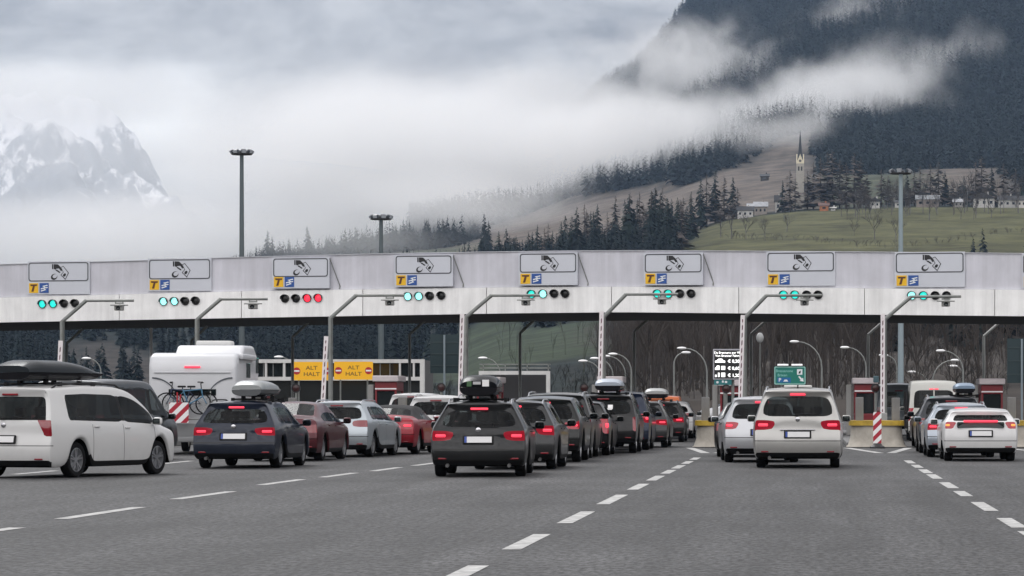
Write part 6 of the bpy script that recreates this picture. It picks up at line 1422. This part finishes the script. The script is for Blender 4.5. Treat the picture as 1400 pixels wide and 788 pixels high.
low = [conifer(s, 6, 5, .22, .4, .4) for s in (31, 32, 33, 34)]
mid = [conifer(s, 9, 6, .20, .35, .4) for s in (35, 36, 37)]
scatter('forest', low, 34000, (560, 1560), (2700, 5400), lambda X, Y, px: cover(X, Y) == 0, (18, 30), far_m, 1)
scatter('near_woodland', dens, 4200, (-80, 1500), (1080, 1750), lambda X, Y, px: (cover(X, Y) == 0) & ~((px > 930) & (Y < 1420)), (9, 17), far_m, 8)
scatter('woodland', mid, 10000, (-80, 1500), (1750, 2700), lambda X, Y, px: (cover(X, Y) == 0) & ~((px > 930) & (Y > 1700) & (Y < 2120)) & ~((px > 930) & (Y < 1420)), (10, 20), far_m, 2)
def whole(s):
    v, f, tv, tf = twig_tree(s, 3, lean=.45, thick=.009, narrow=.3)
    return np.concatenate([v, tv]), np.concatenate([f, tf + len(v)])
lt = [whole(s) for s in (41, 42, 43, 44)]
scatter('brown_wood', lt, 3000, (815, 1480), (285, 1000), lambda X, Y, px: (px > 840 + 30 * np.sin(Y / 40)) & ((px < 1215 + 25 * np.sin(Y / 30)) | (np.sin(px * 7.7) > .75)), (4, 13), twig_m, 3, (.5, .9))
scatter('undergrowth', lt, 2200, (835, 1480), (285, 900), lambda X, Y, px: px > 845 + 20 * np.sin(Y / 40), (1.6, 4), leaf_mat('undergrowth_twigs', (.058, .052, .048), .35), 9, (1.0, 1.7))
scatter('shrubs', lt, 420, (330, 860), (400, 640), lambda X, Y, px: Y > 0, (1.5, 3.2), leaf_mat('grey_twigs', (.03, .032, .030)), 4, (.8, 1.3))
scatter('dark_conifers', dens, 420, (1170, 1480), (520, 900), lambda X, Y, px: np.sin(px / 23) + np.sin(Y / 50) > -.5, (8, 15), far_m, 12)
scatter('hedges', lt, 1100, (985, 1400), (1500, 1760), lambda X, Y, px: np.abs(Y - (1600 + 60 * np.sin(px / 70))) < 16, (2.2, 4.5), twig_m, 6, (1.2, 2.0))
scatter('pale_wood', lt, 60, (590, 850), (560, 1000), lambda X, Y, px: (np.sin(px / 11) + np.sin(Y / 37)) > .2, (7, 12), leaf_mat('grey_green_twigs', (.09, .10, .08)), 5, (.4, .7))
# --- church
Y = 2030.0; X = GX(1094, Y); zc = hza(X, Y); s = Y / F
root = empty('church', (X, Y, zc), 0, 'village church with a pale tower and a needle-sharp dark spire', 'church')
plaster = mat('church_plaster', (.34, .32, .28), .8, noise=.15, nscale=.2); slate = mat('spire_slate', (.022, .028, .035), .6); wroof = mat('dark_roof', (.028, .028, .032), .8)
zt = GZ(224, Y) - zc; ztop = GZ(177, Y) - zc; hwid = 5.2 * s
b = MB(); b.box((0, 0, zt / 2 - 1), (2 * hwid, 2 * hwid, zt + 2)); b.build('tower', plaster, root)
b = MB(); gh = 13 * s
for q_ in range(4):
    T = Matrix.Rotation(q_ * math.pi / 2, 4, 'Z'); b.add([(-hwid, -hwid - .02, zt), (hwid, -hwid - .02, zt), (0, -hwid - .02, zt + gh), (-hwid, -hwid + .6, zt), (hwid, -hwid + .6, zt), (0, -hwid + .6, zt + gh)], [(0, 1, 2), (5, 4, 3), (0, 2, 5, 3), (1, 4, 5, 2)], T)
b.build('gable', mat('gable_cream', (.62, .56, .42), .8), root)
b = MB(); n = 8; ring = [(hwid * 1.02 * math.cos(6.2832 * (k + .5) / n), hwid * 1.02 * math.sin(6.2832 * (k + .5) / n), zt + .5) for k in range(n)]; r2 = [(x * .52, y * .52, zt + gh * 1.15) for x, y, z in ring]; vs = ring + r2 + [(0, 0, ztop)]
b.add(vs, [(k, (k + 1) % n, n + (k + 1) % n, n + k) for k in range(n)] + [(n + k, n + (k + 1) % n, 2 * n) for k in range(n)]); b.build('spire', slate, root)
for dx in (-.38, .38):
    b = MB(); b.box((dx * hwid, -hwid - .03, zt - 3.2), (.9, .08, 2.6)); b.build('bell_window', wroof, root)
b = MB(); b.lathe([(.85, 0), (.85, .05), (0, .05)], 16, front(0, -hwid - .05, zt + 1.6)); b.build('clock', mat('clock_face', (.1, .09, .08), .5), root)
b = MB(); b.box((9, 6, 4.5), (13, 9, 11)); nv = b.build('nave', plaster, root)
b = MB(); b.prism([(-5.2, 0), (5.2, 0), (0, 7)], 14, Matrix.Translation((2.2, 6, 9.8)) @ Matrix(((0, 0, 1, 0), (1, 0, 0, 0), (0, 1, 0, 0), (0, 0, 0, 1)))); b.build('roof', wroof, nv)
# --- houses
def house(px, Y, wpx, hpx, label, wall_c, roof_c, name='chalet', ridge='x', win=3):
    X = GX(px, Y); zc = hza(X, Y); s = Y / F; w_ = wpx * s; h = hpx * s * .62; rf = hpx * s * .42; d = max(7, w_ * .8)
    root = empty(name, (X, Y, zc), 0, label, 'house', None)
    wm_ = mat('wall_%s' % '_'.join('%02d' % int(c * 99) for c in wall_c), wall_c, .85, noise=.12, nscale=.3); rm = mat('roof_%s' % '_'.join('%02d' % int(c * 99) for c in roof_c), roof_c, .8, noise=.3, nscale=.4)
    b = MB(); b.box((0, 0, h / 2 - 1), (w_, d, h + 2)); wl = b.build('wall', wm_, root)
    b = MB()
    if ridge == 'x': b.prism([(-d / 2 - .8, 0), (d / 2 + .8, 0), (0, rf)], w_ + 1.6, Matrix.Translation((-w_ / 2 - .8, 0, h + .01)) @ Matrix(((0, 0, 1, 0), (1, 0, 0, 0), (0, 1, 0, 0), (0, 0, 0, 1))))
    else: b.prism([(-w_ / 2 - .9, 0), (w_ / 2 + .9, 0), (0, rf)], d + 1.6, front(0, d / 2 + .8, h + .01))
    rfm = b.build('roof', rm, root)
    b = MB(); b.box((w_ * .2, .3, h + rf), (.9, .9, 1.8)); b.build('chimney', wm_, rfm)
    for k in range(win):
        b = MB(); b.box((w_ * ((k + .5) / win - .5), -d / 2 - .02, h * .55), (w_ / win * .38, .08, h * .34)); b.build('window', glass_d, wl)
W_ = (.44, .43, .41); D_ = (.03, .03, .033); SN = (.36, .37, .39)
house(1019, 1965, 21, 15, 'white house at the meadow edge between the dark trees', W_, D_)
house(1040, 2000, 17, 17, 'house with frosted pale roof above the white one', (.3, .27, .24), SN)
house(1030, 2030, 15, 14, 'small dark house with a frosted roof, highest of the left houses', (.12, .09, .07), SN)
house(1064, 2010, 8, 22, 'narrow pale house left of the church trees', W_, D_, win=1)
house(1126.5, 1945, 12, 11, 'small orange-brown barn at the edge of the meadow', (.34, .13, .055), (.10, .05, .04), win=1)
house(1139, 1945, 6, 5, 'tiny white shed beside the orange-brown barn', W_, W_, win=1)
house(1196, 1955, 13, 14, 'white gabled house half hidden in the dark trees', W_, D_, ridge='y', win=2)
house(1268, 1962, 30, 16, 'long farmhouse with a pale roof behind the lamp mast trees', (.2, .17, .15), (.2, .21, .22))
house(1345, 1950, 28, 19, 'white chalet with a broad dark gable near the right edge', W_, D_, ridge='y')
house(1377, 1962, 24, 16, 'white house with a dark roof right of the broad chalet', W_, D_)
house(1399, 1955, 16, 16, 'pale house cut by the right edge of the photo', (.5, .48, .45), D_)
house(1228, 1958, 9, 10, 'narrow white house between dark trees left of the right mast', W_, D_, win=1)
house(1310, 1960, 12, 11, 'small grey house with pale roof left of the broad chalet', (.3, .29, .27), SN, win=2)
house(1045.5, 2520, 11, 9, 'lone dark hay barn on the brown pasture left of the spire', (.035, .032, .032), (.05, .05, .055), 'hay_barn', win=1)
